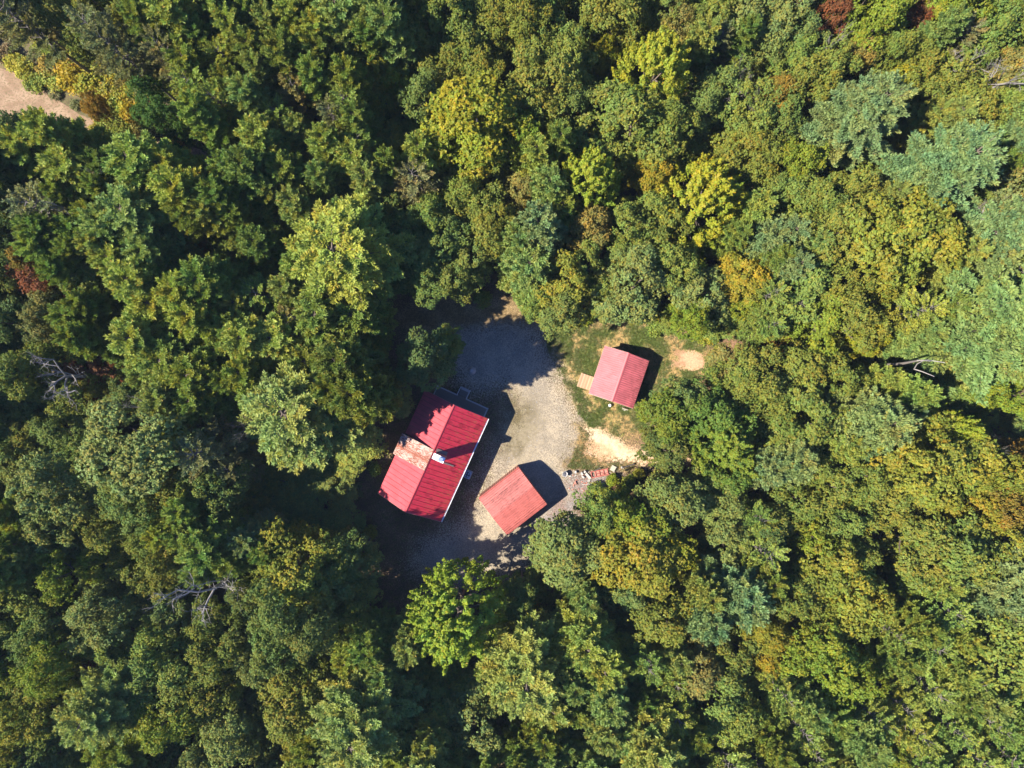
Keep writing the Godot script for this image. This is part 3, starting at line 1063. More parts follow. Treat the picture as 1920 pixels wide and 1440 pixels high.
	var pd := 1.3
	var po := part("porch", box_mesh([[Vector3(0, 0.42, 0.06), Vector3(6.0, 0.14, 0.05)], [Vector3(0, 0.42, 1.2), Vector3(6.0, 0.14, 0.05)], [Vector3(-2.9, 0.2, 0.1), Vector3(0.1, 0.4, 0.1)], [Vector3(2.9, 0.2, 0.1), Vector3(0.1, 0.4, 0.1)], [Vector3(0, 0.2, 0.1), Vector3(0.1, 0.4, 0.1)]]), deck, o, Vector3(0.2, 0, pz))
	for i in 40:
		part("plank", box(Vector3(0.142, 0.035, pd - 0.03)), deck, po, Vector3(-2.95 + 0.075 + i * 0.15, 0.51, pd / 2))
	for x in [-2.95, -1.7, -0.66, 0.42, 1.7, 2.95]:
		part("post", box(Vector3(0.09, 0.97, 0.09)), rail, po, Vector3(x, 1.01, 0.05))
	for x in [-2.95, 2.95]:
		part("rail", box(Vector3(0.13, 0.04, 1.0)), rail, po, Vector3(x, 1.52, 0.65))
	part("rail", box(Vector3(2.6, 0.04, 0.14)), rail, po, Vector3(1.72, 1.52, 0.05))
	part("rail", box(Vector3(2.35, 0.04, 0.14)), rail, po, Vector3(-1.84, 1.52, 0.05))
	part("rail", box(Vector3(2.5, 0.04, 0.06)), rail, po, Vector3(1.68, 0.95, 0.05))
	for i in 3:
		part("step", box(Vector3(0.98, 0.04, 0.3)), [deck, deck, rail][i], po, Vector3(-0.12, 0.39 - 0.13 * i, -0.17 - 0.31 * i))
	for x in [-0.66, 0.42]:
		part("rail", box_mesh([[Vector3(0, 1.28, -0.45), Vector3(0.1, 0.04, 1.0), Basis(Vector3.RIGHT, -0.42)], [Vector3(0, 0.5, -0.88), Vector3(0.08, 1.0, 0.08)]]), rail, po, Vector3(x, 0, 0))

	var ac := thing("heat_pump", "square blue-grey heat pump with round fan under the cabin gutter", "heat pump", at(875.5, 890, 0.8) * Vector3(1, 0, 1), deg_to_rad(-24.45))
	part("body", box(Vector3(0.76, 0.74, 0.76)), mat("acbody", lin(0.34, 0.42, 0.52), 0.5), ac, Vector3(0, 0.45, 0))
	part("pad", box(Vector3(0.95, 0.08, 0.95)), mat("concrete", lin(0.4, 0.39, 0.36), 0.9), ac, Vector3(0, 0.04, 0))
	var fr := []
	for k in 25:
		fr.append(Vector3(cos(TAU * k / 24.0) * 0.3, 0.83, sin(TAU * k / 24.0) * 0.3))
	part("fan_ring", tube(fr, 0.03, 0.03, 5), mat("acdark", lin(0.03, 0.04, 0.05), 0.5), ac)
	for k in 4:
		part("fan_blade", box_mesh([[Vector3(0.14, 0, 0), Vector3(0.26, 0.015, 0.13), Basis(Vector3.RIGHT, 0.3)]]), mat("acdark", lin(0.03, 0.04, 0.05), 0.5), ac, Vector3(0, 0.84, 0), Vector3(0, TAU * k / 4.0, 0))

func build_garage() -> void:
	var o := thing("garage", "salmon-red metal garage with rounded eaves and lengthwise ribbed roof", "garage", Vector3(0.107, 0, 12.42), deg_to_rad(37.75))
	var L := 5.34
	var salmon := Color8(168, 93, 88)
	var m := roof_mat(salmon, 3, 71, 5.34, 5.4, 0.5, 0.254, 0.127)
	var wm := mat("garage_wall", lin(0.36, 0.13, 0.10), 0.55)
	var prof := [Vector2(0, 3.42), Vector2(-0.74, 3.24), Vector2(-1.48, 3.06), Vector2(-2.14, 2.89), Vector2(-2.36, 2.8), Vector2(-2.47, 2.64), Vector2(-2.49, 2.42)]
	for side in [1.0, -1.0]:
		for i in 4:
			var st := wood_begin()
			var rib_at := 0.0
			var segs := [[prof[i], prof[i + 1]]] if i < 3 else [[prof[3], prof[4]], [prof[4], prof[5]], [prof[5], prof[6]]]
			for sg in segs:
				var a := Vector3(0, sg[0].y, sg[0].x * side)
				var b := Vector3(0, sg[1].y, sg[1].x * side)
				var t: Vector3 = (b - a).normalized()
				var x := Vector3.RIGHT
				var nn := t.cross(x) if t.cross(x).y > 0.0 or absf(t.cross(x).y) < 0.05 else x.cross(t)
				if nn.dot(Vector3(0, 0.3, -1.0 * side)) < 0.0 and i == 3:
					nn = -nn
				var bs := Basis(x, nn, x.cross(nn))
				var ln2 := a.distance_to(b)
				uvo = Vector2(0, 0.762 * i + (2.794 if side > 0.0 else 0.0))
				add_box(st, (a + b) / 2.0, Vector3(L, 0.02, ln2 - (0.012 if i < 3 else 0.0)), bs)
				var nr := 3 if i < 3 else 1
				for k in nr:
					var q := a.lerp(b, (k + 0.5) / nr)
					add_box(st, q + nn * 0.022, Vector3(L - 0.004, 0.024, 0.05), bs)
			uvo = Vector2.ZERO
			st.generate_normals()
			part("roof_panel", st.commit(), m, o)
		part("wall", box(Vector3(L - 0.12, 2.42, 0.05)), wm, o, Vector3(0, 1.21, side * 2.465))
		for k in 20:
			part("wall_rib", box(Vector3(0.05, 2.37, 0.03)), wm, o, Vector3(-L / 2 + 0.2 + k * 0.26, 1.2, side * 2.505))
	var gable := []
	for p in prof:
		gable.append(Vector2(p.x * 0.985, p.y - 0.025))
	gable.append(Vector2(-2.44, 0.0))
	gable.append(Vector2(2.44, 0.0))
	for i in range(prof.size() - 1, 0, -1):
		gable.append(Vector2(-prof[i].x * 0.985, prof[i].y - 0.025))
	for s in [-1.0, 1.0]:
		part("wall", prism(gable, -0.025, 0.025), wm, o, Vector3(s * (L / 2 - 0.08), 0, 0), Vector3(0, PI / 2, 0))
	var dr := part("roller_door", box(Vector3(0.04, 2.15, 2.7)), mat("roller", lin(0.6, 0.58, 0.55), 0.5), o, Vector3(-L / 2 + 0.03, 1.08, 0.2))
	for k in 7:
		part("slat", box(Vector3(0.03, 0.27, 2.66)), mat("roller", lin(0.6, 0.58, 0.55), 0.5), dr, Vector3(-0.025, -0.93 + k * 0.3, 0))

func build_shed() -> void:
	var o := thing("shed", "small shed with a two-tone pink metal gable roof on the lawn", "shed", Vector3(11.37, 0, -0.73), deg_to_rad(-18.75))
	var hl := 2.68
	var hw := 2.49
	var he := 2.3
	var hr := 3.32
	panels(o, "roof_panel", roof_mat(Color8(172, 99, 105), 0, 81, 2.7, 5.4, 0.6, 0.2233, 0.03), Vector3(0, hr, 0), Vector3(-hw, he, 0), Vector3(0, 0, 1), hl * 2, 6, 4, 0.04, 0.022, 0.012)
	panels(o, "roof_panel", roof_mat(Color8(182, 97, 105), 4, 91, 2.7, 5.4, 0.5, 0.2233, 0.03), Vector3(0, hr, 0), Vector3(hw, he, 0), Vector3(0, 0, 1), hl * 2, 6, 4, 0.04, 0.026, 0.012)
	part("ridge_cap", prism([Vector2(-0.15, hr - 0.04), Vector2(0, hr + 0.02), Vector2(0.15, hr - 0.04), Vector2(0.15, hr - 0.015), Vector2(0, hr + 0.05), Vector2(-0.15, hr - 0.015)], -hl - 0.015, hl + 0.015), mat("ridge2", lin(0.42, 0.10, 0.115), 0.5), o)
	var wm := mat("shed_wall", lin(0.42, 0.30, 0.22), 0.85)
	var ww := 2.3
	var top := he + (hw - ww) * (hr - he) / hw - 0.05
	for s in [-1.0, 1.0]:
		part("wall", box(Vector3(0.1, top, 4.86)), wm, o, Vector3(s * (ww - 0.05), top / 2, 0))
		part("wall", prism([Vector2(-ww + 0.1, 0), Vector2(ww - 0.1, 0), Vector2(ww - 0.1, top + 0.03), Vector2(0, hr - 0.07), Vector2(-ww + 0.1, top + 0.03)], -0.05, 0.05), wm, o, Vector3(0, 0, s * 2.38))
	for e in [-1.0, 1.0]:
		for s in [-1.0, 1.0]:
			var a := Vector3(0, hr - 0.08, e * (hl + 0.012))
			var b := Vector3(s * hw, he - 0.08, e * (hl + 0.012))
			var d: Vector3 = (b - a).normalized()
			var nn := Vector3(s * absf(d.y), absf(d.x), 0)
			part("barge_board", box_mesh([[(a + b) / 2.0, Vector3(a.distance_to(b), 0.12, 0.02), Basis(d, nn, d.cross(nn))]]), mat("shed_trim", lin(0.6, 0.5, 0.42), 0.7), o)
	var dr := part("door", box(Vector3(0.05, 1.85, 1.3)), mat("shed_door", lin(0.5, 0.36, 0.26), 0.8), o, Vector3(-ww - 0.025, 1.05, 1.5))
	part("handle", box(Vector3(0.05, 0.14, 0.04)), mat("steel", lin(0.5, 0.5, 0.5), 0.3, 0.9), dr, Vector3(-0.05, 0, 0.5))

	var r := thing("wooden_ramp", "pale wooden plank ramp at the shed door on the grass", "ramp", Vector3(8.02, 0, -0.25), deg_to_rad(-18.75))
	var tones := [lin(0.36, 0.24, 0.15), lin(0.32, 0.205, 0.125), lin(0.39, 0.27, 0.18), lin(0.28, 0.18, 0.11)]
	for i in 9:
		part("plank", box(Vector3(0.155, 0.035, 1.55)), mat("ramp%d" % (i * 7 % 4), tones[i * 7 % 4], 0.85), r, Vector3(-0.66 + i * 0.165, 0.235 + i * 0.008, 0), Vector3(0, 0, 0.05))
	for z in [-0.65, 0.65]:
		part("beam", box(Vector3(1.45, 0.1, 0.06)), mat("ramp1", tones[1], 0.85), r, Vector3(0, 0.15, z), Vector3(0, 0, 0.05))
	for p in [[-0.6, -0.65], [0.6, -0.65], [-0.6, 0.65], [0.6, 0.65]]:
		part("leg", box(Vector3(0.08, 0.14, 0.08)), mat("ramp1", tones[1], 0.85), r, Vector3(p[0], 0.06, p[1] * 0.9))
	part("bolt_plate", box(Vector3(0.1, 0.02, 0.08)), mat("steeldark", lin(0.06, 0.05, 0.05), 0.5), r, Vector3(0.35, 0.285, -0.15))

func lathe(profile: Array, sides := 16) -> ArrayMesh:
	var st := wood_begin()
	for i in profile.size() - 1:
		for k in sides:
			var a := TAU * k / sides
			var b := TAU * (k + 1) / sides
			var p: Vector2 = profile[i]
			var q: Vector2 = profile[i + 1]
			st.set_smooth_group(0)
			var v := [Vector3(cos(a) * p.x, p.y, sin(a) * p.x), Vector3(cos(b) * p.x, p.y, sin(b) * p.x), Vector3(cos(b) * q.x, q.y, sin(b) * q.x), Vector3(cos(a) * q.x, q.y, sin(a) * q.x)]
			for t in [v[0], v[1], v[2], v[0], v[2], v[3]]:
				st.add_vertex(t)
	st.generate_normals()
	return st.commit()

var brick_rows := {}

func brick_label(p: Vector3, i: int) -> String:
	var px := p.x / (K * CAM_H) + 960.0
	var py := p.z / (K * CAM_H) + 720.0
	var best := ""
	var far := 1e9
	for m in [[1058, 888, "the grey bucket"], [1096, 898, "the curved white pipe"], [1077, 906, "the crossed timbers"], [1124, 887, "the red steel frame"], [1068, 927, "the tip of the garage shadow"]]:
		var d := Vector2(px - m[0], py - m[1]).length()
		if d < far:
			far = d
			best = compass(px - m[0], py - m[1]) + " of " + m[2]
	var key: String = ["red broken brick ", "faded pink broken brick ", "grey broken brick "][i % 3] + "%s" + best
	var n: int = brick_rows.get(key, 0)
	brick_rows[key] = n + 1
	return key % ["", "in the second spot ", "in the third spot ", "in the fourth spot ", "in the fifth spot "][mini(n, 4)]

func build_clutter() -> void:
	rng.seed = 404
	var white := mat("white", lin(0.40, 0.385, 0.36), 0.7)
	var galv := mat("galv", lin(0.42, 0.42, 0.43), 0.45, 0.3)
	var brickm := mat("brick", lin(0.42, 0.17, 0.12), 0.9)
	var dark := mat("darkwood", lin(0.06, 0.05, 0.045), 0.9)
	var redp := mat("redpaint", lin(0.32, 0.085, 0.07), 0.7)
	var b := thing("bucket", "upright grey bucket standing alone east of the garage shadow", "bucket", at(1058.5, 888, 0) * Vector3(1, 0, 1))
	part("shell", lathe([Vector2(0.24, 0), Vector2(0.3, 0.6), Vector2(0.31, 0.6), Vector2(0.31, 0.62), Vector2(0.28, 0.62), Vector2(0.22, 0.06), Vector2(0.0, 0.06)]), galv, b)
	var hp := []
	for k in 9:
		hp.append(Vector3(cos(PI * k / 8.0) * 0.3, 0.58 + sin(PI * k / 8.0) * 0.14, 0.06))
	part("handle", tube(hp, 0.012, 0.012, 5), galv, b)

	# the red steel frame with cross bars
	var f := thing("steel_frame", "long red steel frame with cross bars lying at the gravel edge", "steel frame", at(1124, 887, 0) * Vector3(1, 0, 1), deg_to_rad(11.0))
	for z in [-0.32, 0.32]:
		part("side_rail", box(Vector3(2.0, 0.16, 0.09)), redp, f, Vector3(0, 0.12, z))
	for k in 5:
		part("cross_bar", box(Vector3(0.07, 0.1, 0.56)), redp, f, Vector3(-0.9 + k * 0.45, 0.12, 0))
	part("floor_sheet", box(Vector3(1.5, 0.015, 0.52)), mat("redfade", lin(0.36, 0.17, 0.135), 0.8), f, Vector3(0.2, 0.06, 0))
	for p in [[-0.1, 0.0], [0.45, 0.12]]:
		part("hoop", box_mesh([[Vector3(-0.16, 0.3, 0), Vector3(0.04, 0.36, 0.04)], [Vector3(0.16, 0.3, 0), Vector3(0.04, 0.36, 0.04)], [Vector3(0, 0.46, 0), Vector3(0.36, 0.04, 0.04)]]), redp, f, Vector3(p[0], 0, p[1]))
	tag(part("timber", box_mesh([[Vector3.ZERO, Vector3(0.8, 0.09, 0.12)]]), dark, self, at(1119, 879.5, 0) + Vector3(0, 0.42, 0), Vector3(0, 0.45, 0.1)), "short dark timber leaning on the red steel frame", "timber")
	# boards and blocks
	var bl := thing("panel_board", "pale square panel lying tilted east of the red steel frame", "panel", at(1149.5, 878, 0) * Vector3(1, 0, 1), deg_to_rad(-28.0))
	part("sheet", box_mesh([[Vector3(0, 0.3, 0), Vector3(0.62, 0.035, 0.6), Basis(Vector3.FORWARD, 0.2)]]), mat("cream", lin(0.42, 0.40, 0.33), 0.7), bl)
	part("batten", box_mesh([[Vector3(0.24, 0.16, 0), Vector3(0.06, 0.3, 0.5)], [Vector3(-0.24, 0.18, 0), Vector3(0.06, 0.34, 0.5)]]), dark, bl)
	var cb := [[1079, 884.5, 0.28, 0.36, 8.0, "narrow white block standing west of the jumbled white boards"], [1090.5, 887, 0.3, 0.5, 30.0, "white block at the west side of the board jumble"], [1096, 884, 0.24, 0.42, -35.0, "small white block in the middle of the board jumble"], [1093, 894, 0.3, 0.26, 55.0, "low white block south of the board jumble"]]
	for c in cb:
		tag(part("block", box_mesh([[Vector3(0, c[3] / 2, 0), Vector3(0.18, c[3], c[2])], [Vector3(0, c[3] + 0.012, 0), Vector3(0.14, 0.02, c[2] - 0.06)]]), white, self, at(c[0], c[1], 0) * Vector3(1, 0, 1), Vector3(0, deg_to_rad(c[4]), 0)), c[5], "block", "white blocks at the gravel edge")
	tag(part("board", box_mesh([[Vector3(0, 0.2, 0), Vector3(0.85, 0.03, 0.26), Basis(Vector3.FORWARD, -0.25)], [Vector3(0, 0.215, 0.07), Vector3(0.85, 0.03, 0.03), Basis(Vector3.FORWARD, -0.25)]]), mat("cream", lin(0.42, 0.40, 0.33), 0.7), self, at(1101.5, 891.5, 0) * Vector3(1, 0, 1), Vector3(0, deg_to_rad(-50.0), 0)), "cream board propped against the west end of the red frame", "board")
	var hoop := []
	for k in 11:
		var a := lerpf(0.5, 2.6, k / 10.0)
		hoop.append(Vector3(cos(a) * 0.6, 0.1 + sin(k * 0.31) * 0.12, -sin(a) * 0.6))
	tag(part("bent_pipe", tube(hoop, 0.035, 0.035, 7), white, self, at(1096, 898, 0) * Vector3(1, 0, 1), Vector3(0, PI + 0.5, 0)), "curved white pipe on the gravel south of the white blocks", "pipe")
	tag(part("plank", box_mesh([[Vector3(0, 0.25, 0), Vector3(1.5, 0.05, 0.14), Basis(Vector3.FORWARD, 0.12)], [Vector3(-0.62, 0.12, 0), Vector3(0.12, 0.2, 0.2)], [Vector3(0.6, 0.14, 0), Vector3(0.12, 0.3, 0.2)]]), dark, self, at(1178, 873, 0) * Vector3(1, 0, 1), Vector3(0, deg_to_rad(17.0), 0)), "dark plank resting on blocks at the southern sand edge", "plank")
	tag(part("plank", box_mesh([[Vector3(0, 0.18, 0), Vector3(0.35, 0.04, 0.2), Basis(Vector3.FORWARD, 0.2)], [Vector3(-0.05, 0.08, 0), Vector3(0.1, 0.16, 0.12)]]), white, self, at(1166.5, 876.5, 0) * Vector3(1, 0, 1), Vector3(0, deg_to_rad(-20.0), 0)), "short white plank at the west end of the dark plank", "plank")
	tag(part("timber", box_mesh([[Vector3(0, 0.1, 0), Vector3(0.5, 0.12, 0.1)], [Vector3(0.12, 0.2, 0.05), Vector3(0.4, 0.08, 0.1), Basis(Vector3.UP, 0.8)]]), mat("redfade", lin(0.36, 0.17, 0.135), 0.8), self, at(1077, 906, 0) * Vector3(1, 0, 1), Vector3(0, deg_to_rad(60.0), 0)), "two short reddish timbers crossed on the gravel south of the bucket", "timber")
	var sp := thing("water_spigot", "small white capped post beside the southern shed wall", "post", at(1143.5, 760, 0.3) * Vector3(1, 0, 1))
	part("post", lathe([Vector2(0.05, 0), Vector2(0.05, 0.3), Vector2(0.0, 0.3)]), white, sp)
	part("cap", lathe([Vector2(0.05, 0.28), Vector2(0.16, 0.32), Vector2(0.17, 0.42), Vector2(0.1, 0.5), Vector2(0.0, 0.52)]), mat("cap", lin(0.85, 0.86, 0.88), 0.4), sp)
	tag(part("board", box_mesh([[Vector3(0, 0.3, 0), Vector3(0.62, 0.6, 0.06), Basis(Vector3.RIGHT, 0.3)], [Vector3(0, 0.05, 0.2), Vector3(0.5, 0.08, 0.08)]]), mat("cream", lin(0.42, 0.40, 0.33), 0.7), self, at(1171, 765.5, 0) * Vector3(1, 0, 1), Vector3(0, deg_to_rad(-18.0), 0)), "pale board leaning on the shed's southern wall", "board")
	var rk := []
	for i in 8:
		rk.append(Vector2(0.42 * cos(PI / 2 * i / 7.0) * rng.randf_range(0.85, 1.1), 0.4 * sin(PI / 2 * i / 7.0)))
	tag(part("boulder", lathe(rk, 9), mat("rock", lin(0.42, 0.36, 0.31), 0.9), self, at(885, 695, 0.2) * Vector3(1, 0, 1)), "pale boulder alone in the shaded drive north of the cabin porch", "boulder")
	# broken bricks
	for i in 26:
		var p := at(rng.randf_range(1066, 1108), rng.randf_range(890, 922), 0)
		var half := rng.randf_range(0.1, 0.2)
		tag(part("brick", box_mesh([[Vector3(0, 0.035, 0), Vector3(half, 0.06, 0.1), Basis(Vector3.FORWARD, rng.randf_range(-0.2, 0.2))], [Vector3(half * 0.3, 0.07, 0), Vector3(half * 0.4, 0.02, 0.08)]]), [brickm, mat("redfade", lin(0.36, 0.17, 0.135), 0.8), mat("concrete", lin(0.4, 0.39, 0.36), 0.9)][i % 3], self, p, Vector3(0, rng.randf() * TAU, 0)), brick_label(p, i), "brick", "broken bricks on the gravel")
	# the fallen white trunk over the dark gap
	var ft := thing("fallen_tree", "pale dead trunk leaning over the dark forest gap, ending in two curved limbs", "tree", Vector3.ZERO)
	part("trunk", tube([at(1655, 685, 8.0), at(1690, 682, 11.0), at(1722, 676, 14.0)], 0.17, 0.09, 8), grey_bark, ft)
	part("limb", tube([at(1720, 676, 13.9), at(1740, 675, 15.2), at(1772, 680, 16.0)], 0.07, 0.03, 6), white_bark, ft)
	part("limb", tube([at(1714, 692, 13.0), at(1720, 682, 14.3), at(1732, 676, 15.2), at(1745, 677, 15.8)], 0.06, 0.03, 6), white_bark, ft)
	part("limb", tube([at(1714, 692, 13.0), at(1730, 697, 13.6), at(1752, 706, 14.0)], 0.06, 0.03, 6), white_bark, ft)

# ---------------------------------------------------------------- the wood: x, y, radius of every crown on the 1920 x 1440 map
func build_wood() -> void:
	grow("K", "y", [895,250,92, 975,265,50, 1600,25,62, 1630,65,52, 1780,20,60, 1850,30,48, 1650,170,42, 745,165,34, 1135,110,28, 1480,310,46, 1475,345,40, 1530,600,52, 1620,640,34, 1390,570,38, 1290,595,36, 1180,975,52, 1250,1035,58, 140,1070,48, 20,1220,50, 120,1220,46, 150,1255,38, 330,1335,58, 230,1400,45, 1530,1220,66, 1590,1235,46, 1510,1000,48, 1890,740,50, 1660,1425,44])
	grow("K", "o", [845,40,58, 790,75,44, 880,100,55, 930,60,46, 905,138,42, 840,140,45, 985,50,50, 1150,25,56, 1190,20,42, 1330,55,48, 1020,170,66, 1180,235,80, 900,390,50, 930,440,46, 1250,420,46, 1250,245,48, 1395,290,55, 1420,335,45, 1510,390,56, 1580,380,52, 1550,445,62, 1700,150,46, 1650,110,44, 1760,180,50, 1800,230,55, 1720,200,42, 1890,60,48, 1700,390,44, 1500,170,44, 1570,560,46, 1590,615,44, 1410,705,52, 1440,760,50, 1390,720,50, 1500,700,58, 1500,790,74, 1455,805,46, 1560,720,46, 1600,885,60, 1620,930,50, 1540,905,54, 1480,930,50, 1700,920,58, 1770,1020,74, 1700,1010,58, 1590,1030,46, 1500,1080,52, 1470,1110,48, 1240,1150,56, 1360,1210,52, 220,980,44, 300,1010,42, 420,1220,54, 420,1285,48, 340,910,50, 560,1300,64, 60,700,52, 1190,1000,40, 1870,60,40])
	grow("K", "v", [1256,776,56, 1328,778,60, 1355,890,50])
	grow("M", "v", [1350,830,64, 1385,870,52, 1338,808,50])
	grow("K", "g", [165,75,40, 1020,40,44, 1060,100,46, 1000,95,40, 1080,150,40, 870,365,40, 810,410,40, 1400,220,48, 1480,115,42, 1540,150,42, 1205,410,46, 1460,370,42, 1830,80,54, 520,420,36, 1090,505,44, 1250,505,44, 1130,560,40, 1130,962,44, 1500,530,64, 310,1240,58, 350,1265,56, 290,1285,44, 60,1140,48, 510,1090,46, 930,1230,40, 1340,1290,64, 1380,1325,50, 1170,440,42, 1010,560,40, 1430,590,40, 1560,965,46, 1860,1225,92, 1240,240,40])
	grow("K", "d", [130,35,46, 290,35,46, 495,15,42, 800,190,42, 1340,170,46, 1310,215,42, 1460,230,42, 20,520,46, 830,475,50, 780,485,42, 800,525,42, 860,525,40, 260,930,54, 420,905,50, 100,1165,48, 640,1060,50, 530,1190,58, 120,1400,46, 1075,215,40, 1830,370,38, 210,890,40, 1250,45,44, 1440,975,40])
	grow("K", "e", [295,197,36, 330,230,36])
	grow("K", "b", [800,672,52])
	grow("K", "s", [50,265,46, 1390,50,52, 1425,85,46, 1460,40,56, 1490,90,42, 180,540,46, 290,830,86, 120,915,66, 1180,545,62, 1175,500,44, 1310,555,56, 1275,745,40, 1256,938,56, 1310,925,50, 1060,1030,72, 200,1150,58, 120,985,50, 590,1170,46, 500,1225,44, 890,1330,60, 440,1370,56, 450,1325,42, 405,1415,44, 1350,1000,42, 1180,1100,46, 1350,950,44, 1760,240,40, 1050,590,44])
	grow("K", "t", [1265,70,36, 975,365,40, 1590,115,40, 1880,150,50, 1870,400,58, 110,590,42, 1300,1230,54, 1110,435,46, 1370,690,42])
	grow("K", "q", [205,30,42, 245,18,38, 1680,455,86, 1640,525,44, 1055,540,56, 1215,332,42, 1380,520,54, 715,150,34, 1680,860,78, 1760,860,78, 1840,880,54, 1800,940,58, 1850,1000,60, 560,1062,72, 80,1330,54, 50,1375,42, 1190,1030,80, 1560,1080,76, 1540,1150,50, 1430,1230,36, 1600,1110,46, 1900,340,36, 1430,1180,40])
	grow("K", "n", [85,500,40, 1890,870,46, 1880,950,52, 1450,190,40])
	grow("K", "r", [105,515,48, 1700,30,34, 1705,60,26, 1540,55,36])
	grow("K", "b", [30,455,42, 45,610,46, 1430,990,40, 1880,320,40, 470,1090,42, 1240,840,44, 350,1400,46, 40,380,46])
	grow("K", "d", [545,1125,56, 610,1080,46, 665,1040,40, 980,1110,34])
	grow("k", "d", [740,265,40, 780,235,34, 760,435,40, 500,860,42, 540,905,40, 600,1000,44, 40,860,46, 130,805,44, 190,860,40, 700,660,40, 1650,375,36, 1710,690,36, 460,960,40, 90,880,44, 560,940,40, 600,900,34, 480,930,40, 30,740,40, 640,975,36, 600,1090,40, 720,520,36, 1770,810,30])
	grow("k", "l", [690,830,34])
	grow("k", "n", [85,1388,26, 183,200,24, 412,456,24, 545,24,26, 1462,642,26])
	grow("k", "q", [48,1384,24, 375,452,26, 430,490,28, 500,500,26, 745,175,24])
	grow("k", "r", [132,1310,26, 192,1232,26, 250,590,22, 76,472,26, 160,690,34, 210,690,34, 245,678,24, 190,755,30])
	grow("k", "g", [1330,585,34, 1260,600,26, 1200,588,26, 1730,715,42, 1780,735,42, 830,1300,46, 1690,800,40, 1850,730,34, 840,640,30, 680,1110,34, 450,830,34, 1600,310,38, 370,245,30, 240,660,38])
	grow("M", "y", [1225,142,74, 1100,345,70, 1312,375,84, 1770,805,46, 1290,505,38])
	grow("M", "m", [858,1158,98])
	grow("P", "l", [365,70,62, 430,40,46, 465,90,44, 570,75,38, 160,284,52, 105,302,48, 185,345,56, 300,330,60, 350,340,50, 380,380,50, 412,246,40, 515,285,50, 520,305,46, 680,320,46, 300,540,58, 330,580,58, 260,500,50, 300,640,60, 400,600,54, 380,560,48, 540,640,66, 490,640,54, 655,490,104, 560,820,46, 1120,1220,54, 1090,1180,54])
	grow("P", "p", [655,65,60, 720,45,58, 740,90,44, 290,420,74, 250,440,48, 320,490,46, 570,770,98, 622,785,46, 225,1300,76, 690,1330,90, 985,1240,86, 1030,1290,50, 1130,1280,56, 1160,1335,50, 1210,1370,70, 800,1390,60, 1900,560,58, 1790,570,46, 1900,645,52, 1740,245,40, 1870,240,50, 1100,1400,54, 1580,1350,50, 990,510,54, 1020,1385,46, 1905,450,46, 1630,385,30, 720,1205,28])
	grow("P", "u", [1840,620,116])
	grow("P", "g", [390,155,44, 460,340,42, 445,390,46, 130,450,40, 190,450,42, 165,520,36, 180,600,42, 420,540,54, 460,620,46, 350,680,62, 400,705,58, 400,750,46, 440,660,44, 620,600,60, 680,600,54, 600,740,56, 420,1010,56, 380,985,40, 40,1060,56, 75,1005,34, 270,1410,50, 640,1410,44, 860,1400,46, 560,345,46, 200,640,36, 490,700,46])
	grow("P", "d", [20,330,50, 40,290,38, 460,190,42, 560,140,46, 500,130,44, 620,140,42, 495,345,52, 600,680,60, 660,680,54, 510,470,42, 650,730,46, 690,738,56, 390,420,40, 600,20,40, 240,335,40])
	grow("P", "c", [1005,440,52, 1590,235,76, 1740,330,86, 1840,445,60, 1455,450,40, 1460,510,36, 1810,500,46, 1605,790,60, 1590,845,40, 1460,855,46, 1420,870,42, 1370,1100,56, 1310,1140,46, 1880,1080,88, 1805,1110,46, 1420,460,40, 1655,770,32, 1860,290,46, 490,1000,40])
	grow("V", "l", [395,190,50, 450,140,44, 440,220,44, 500,85,36, 545,240,42, 665,220,46, 690,290,42, 1020,340,34, 1410,1020,50, 1200,1220,48, 1250,1250,48, 1250,1305,52, 1340,1390,60, 1400,1400,50, 1730,1120,60, 1700,1180,50, 1640,1165,40, 1700,1260,58, 1650,1290,48, 1600,1310,46, 1680,1340,54, 1740,1330,52, 1780,1380,58, 1700,1400,50, 1850,1390,58, 1900,1340,46, 1470,1330,54, 1500,1380,46, 1810,1320,46, 1770,1240,44, 1680,590,52, 1860,520,44, 1470,580,42, 1420,560,40, 440,600,42, 510,560,48, 1420,615,36, 1440,1270,44, 1130,1385,40, 1400,960,40])
	grow("V", "w", [60,55,56, 225,95,56, 255,125,46, 345,130,46, 575,195,46, 120,405,66, 410,840,64, 560,600,40, 1330,105,36, 1760,100,44, 785,350,56, 460,870,40, 640,240,40, 30,1420,40, 1480,30,30])
	grow("D", "w", [1395,165,34, 125,345,32, 1850,830,26, 640,225,28, 460,800,36, 350,135,30, 590,600,34])
	grow("D", "s", [225,335,44, 110,705,56, 275,768,36, 390,1110,76, 1885,150,54, 1870,410,54, 150,420,44, 1560,90,24, 1790,120,34])
	grow("S", "q", [130,140,40, 220,172,40, 165,155,34, 240,205,28, 430,490,30, 375,450,28, 1330,620,34, 1430,655,28, 1095,1350,28, 50,1385,22, 495,500,28, 200,120,30])
	grow("S", "o", [150,95,30, 185,120,32, 215,145,28, 260,165,30, 285,150,26, 105,95,28, 75,80,26, 200,225,28, 262,222,26, 180,245,24, 330,170,26, 225,240,22])
	grow("S", "t", [120,70,28, 85,120,28, 170,65,26, 235,180,28, 300,120,26, 205,165,26, 260,240,24, 320,262,22])
	grow("S", "l", [95,145,26, 245,130,28, 210,195,24, 40,125,24, 20,112,22])
	grow("S", "n", [180,200,28, 250,215,22, 545,25,28, 85,1385,24, 1000,1120,24, 1770,775,22, 1460,640,26, 130,120,26, 530,18,22, 235,185,22])
	grow("S", "r", [250,590,16, 75,475,26, 305,735,20, 130,1310,24, 190,1230,26, 150,1345,20, 1780,578,22, 240,620,24, 215,600,20, 415,305,14, 1660,1025,24, 1210,95,18, 190,750,26])
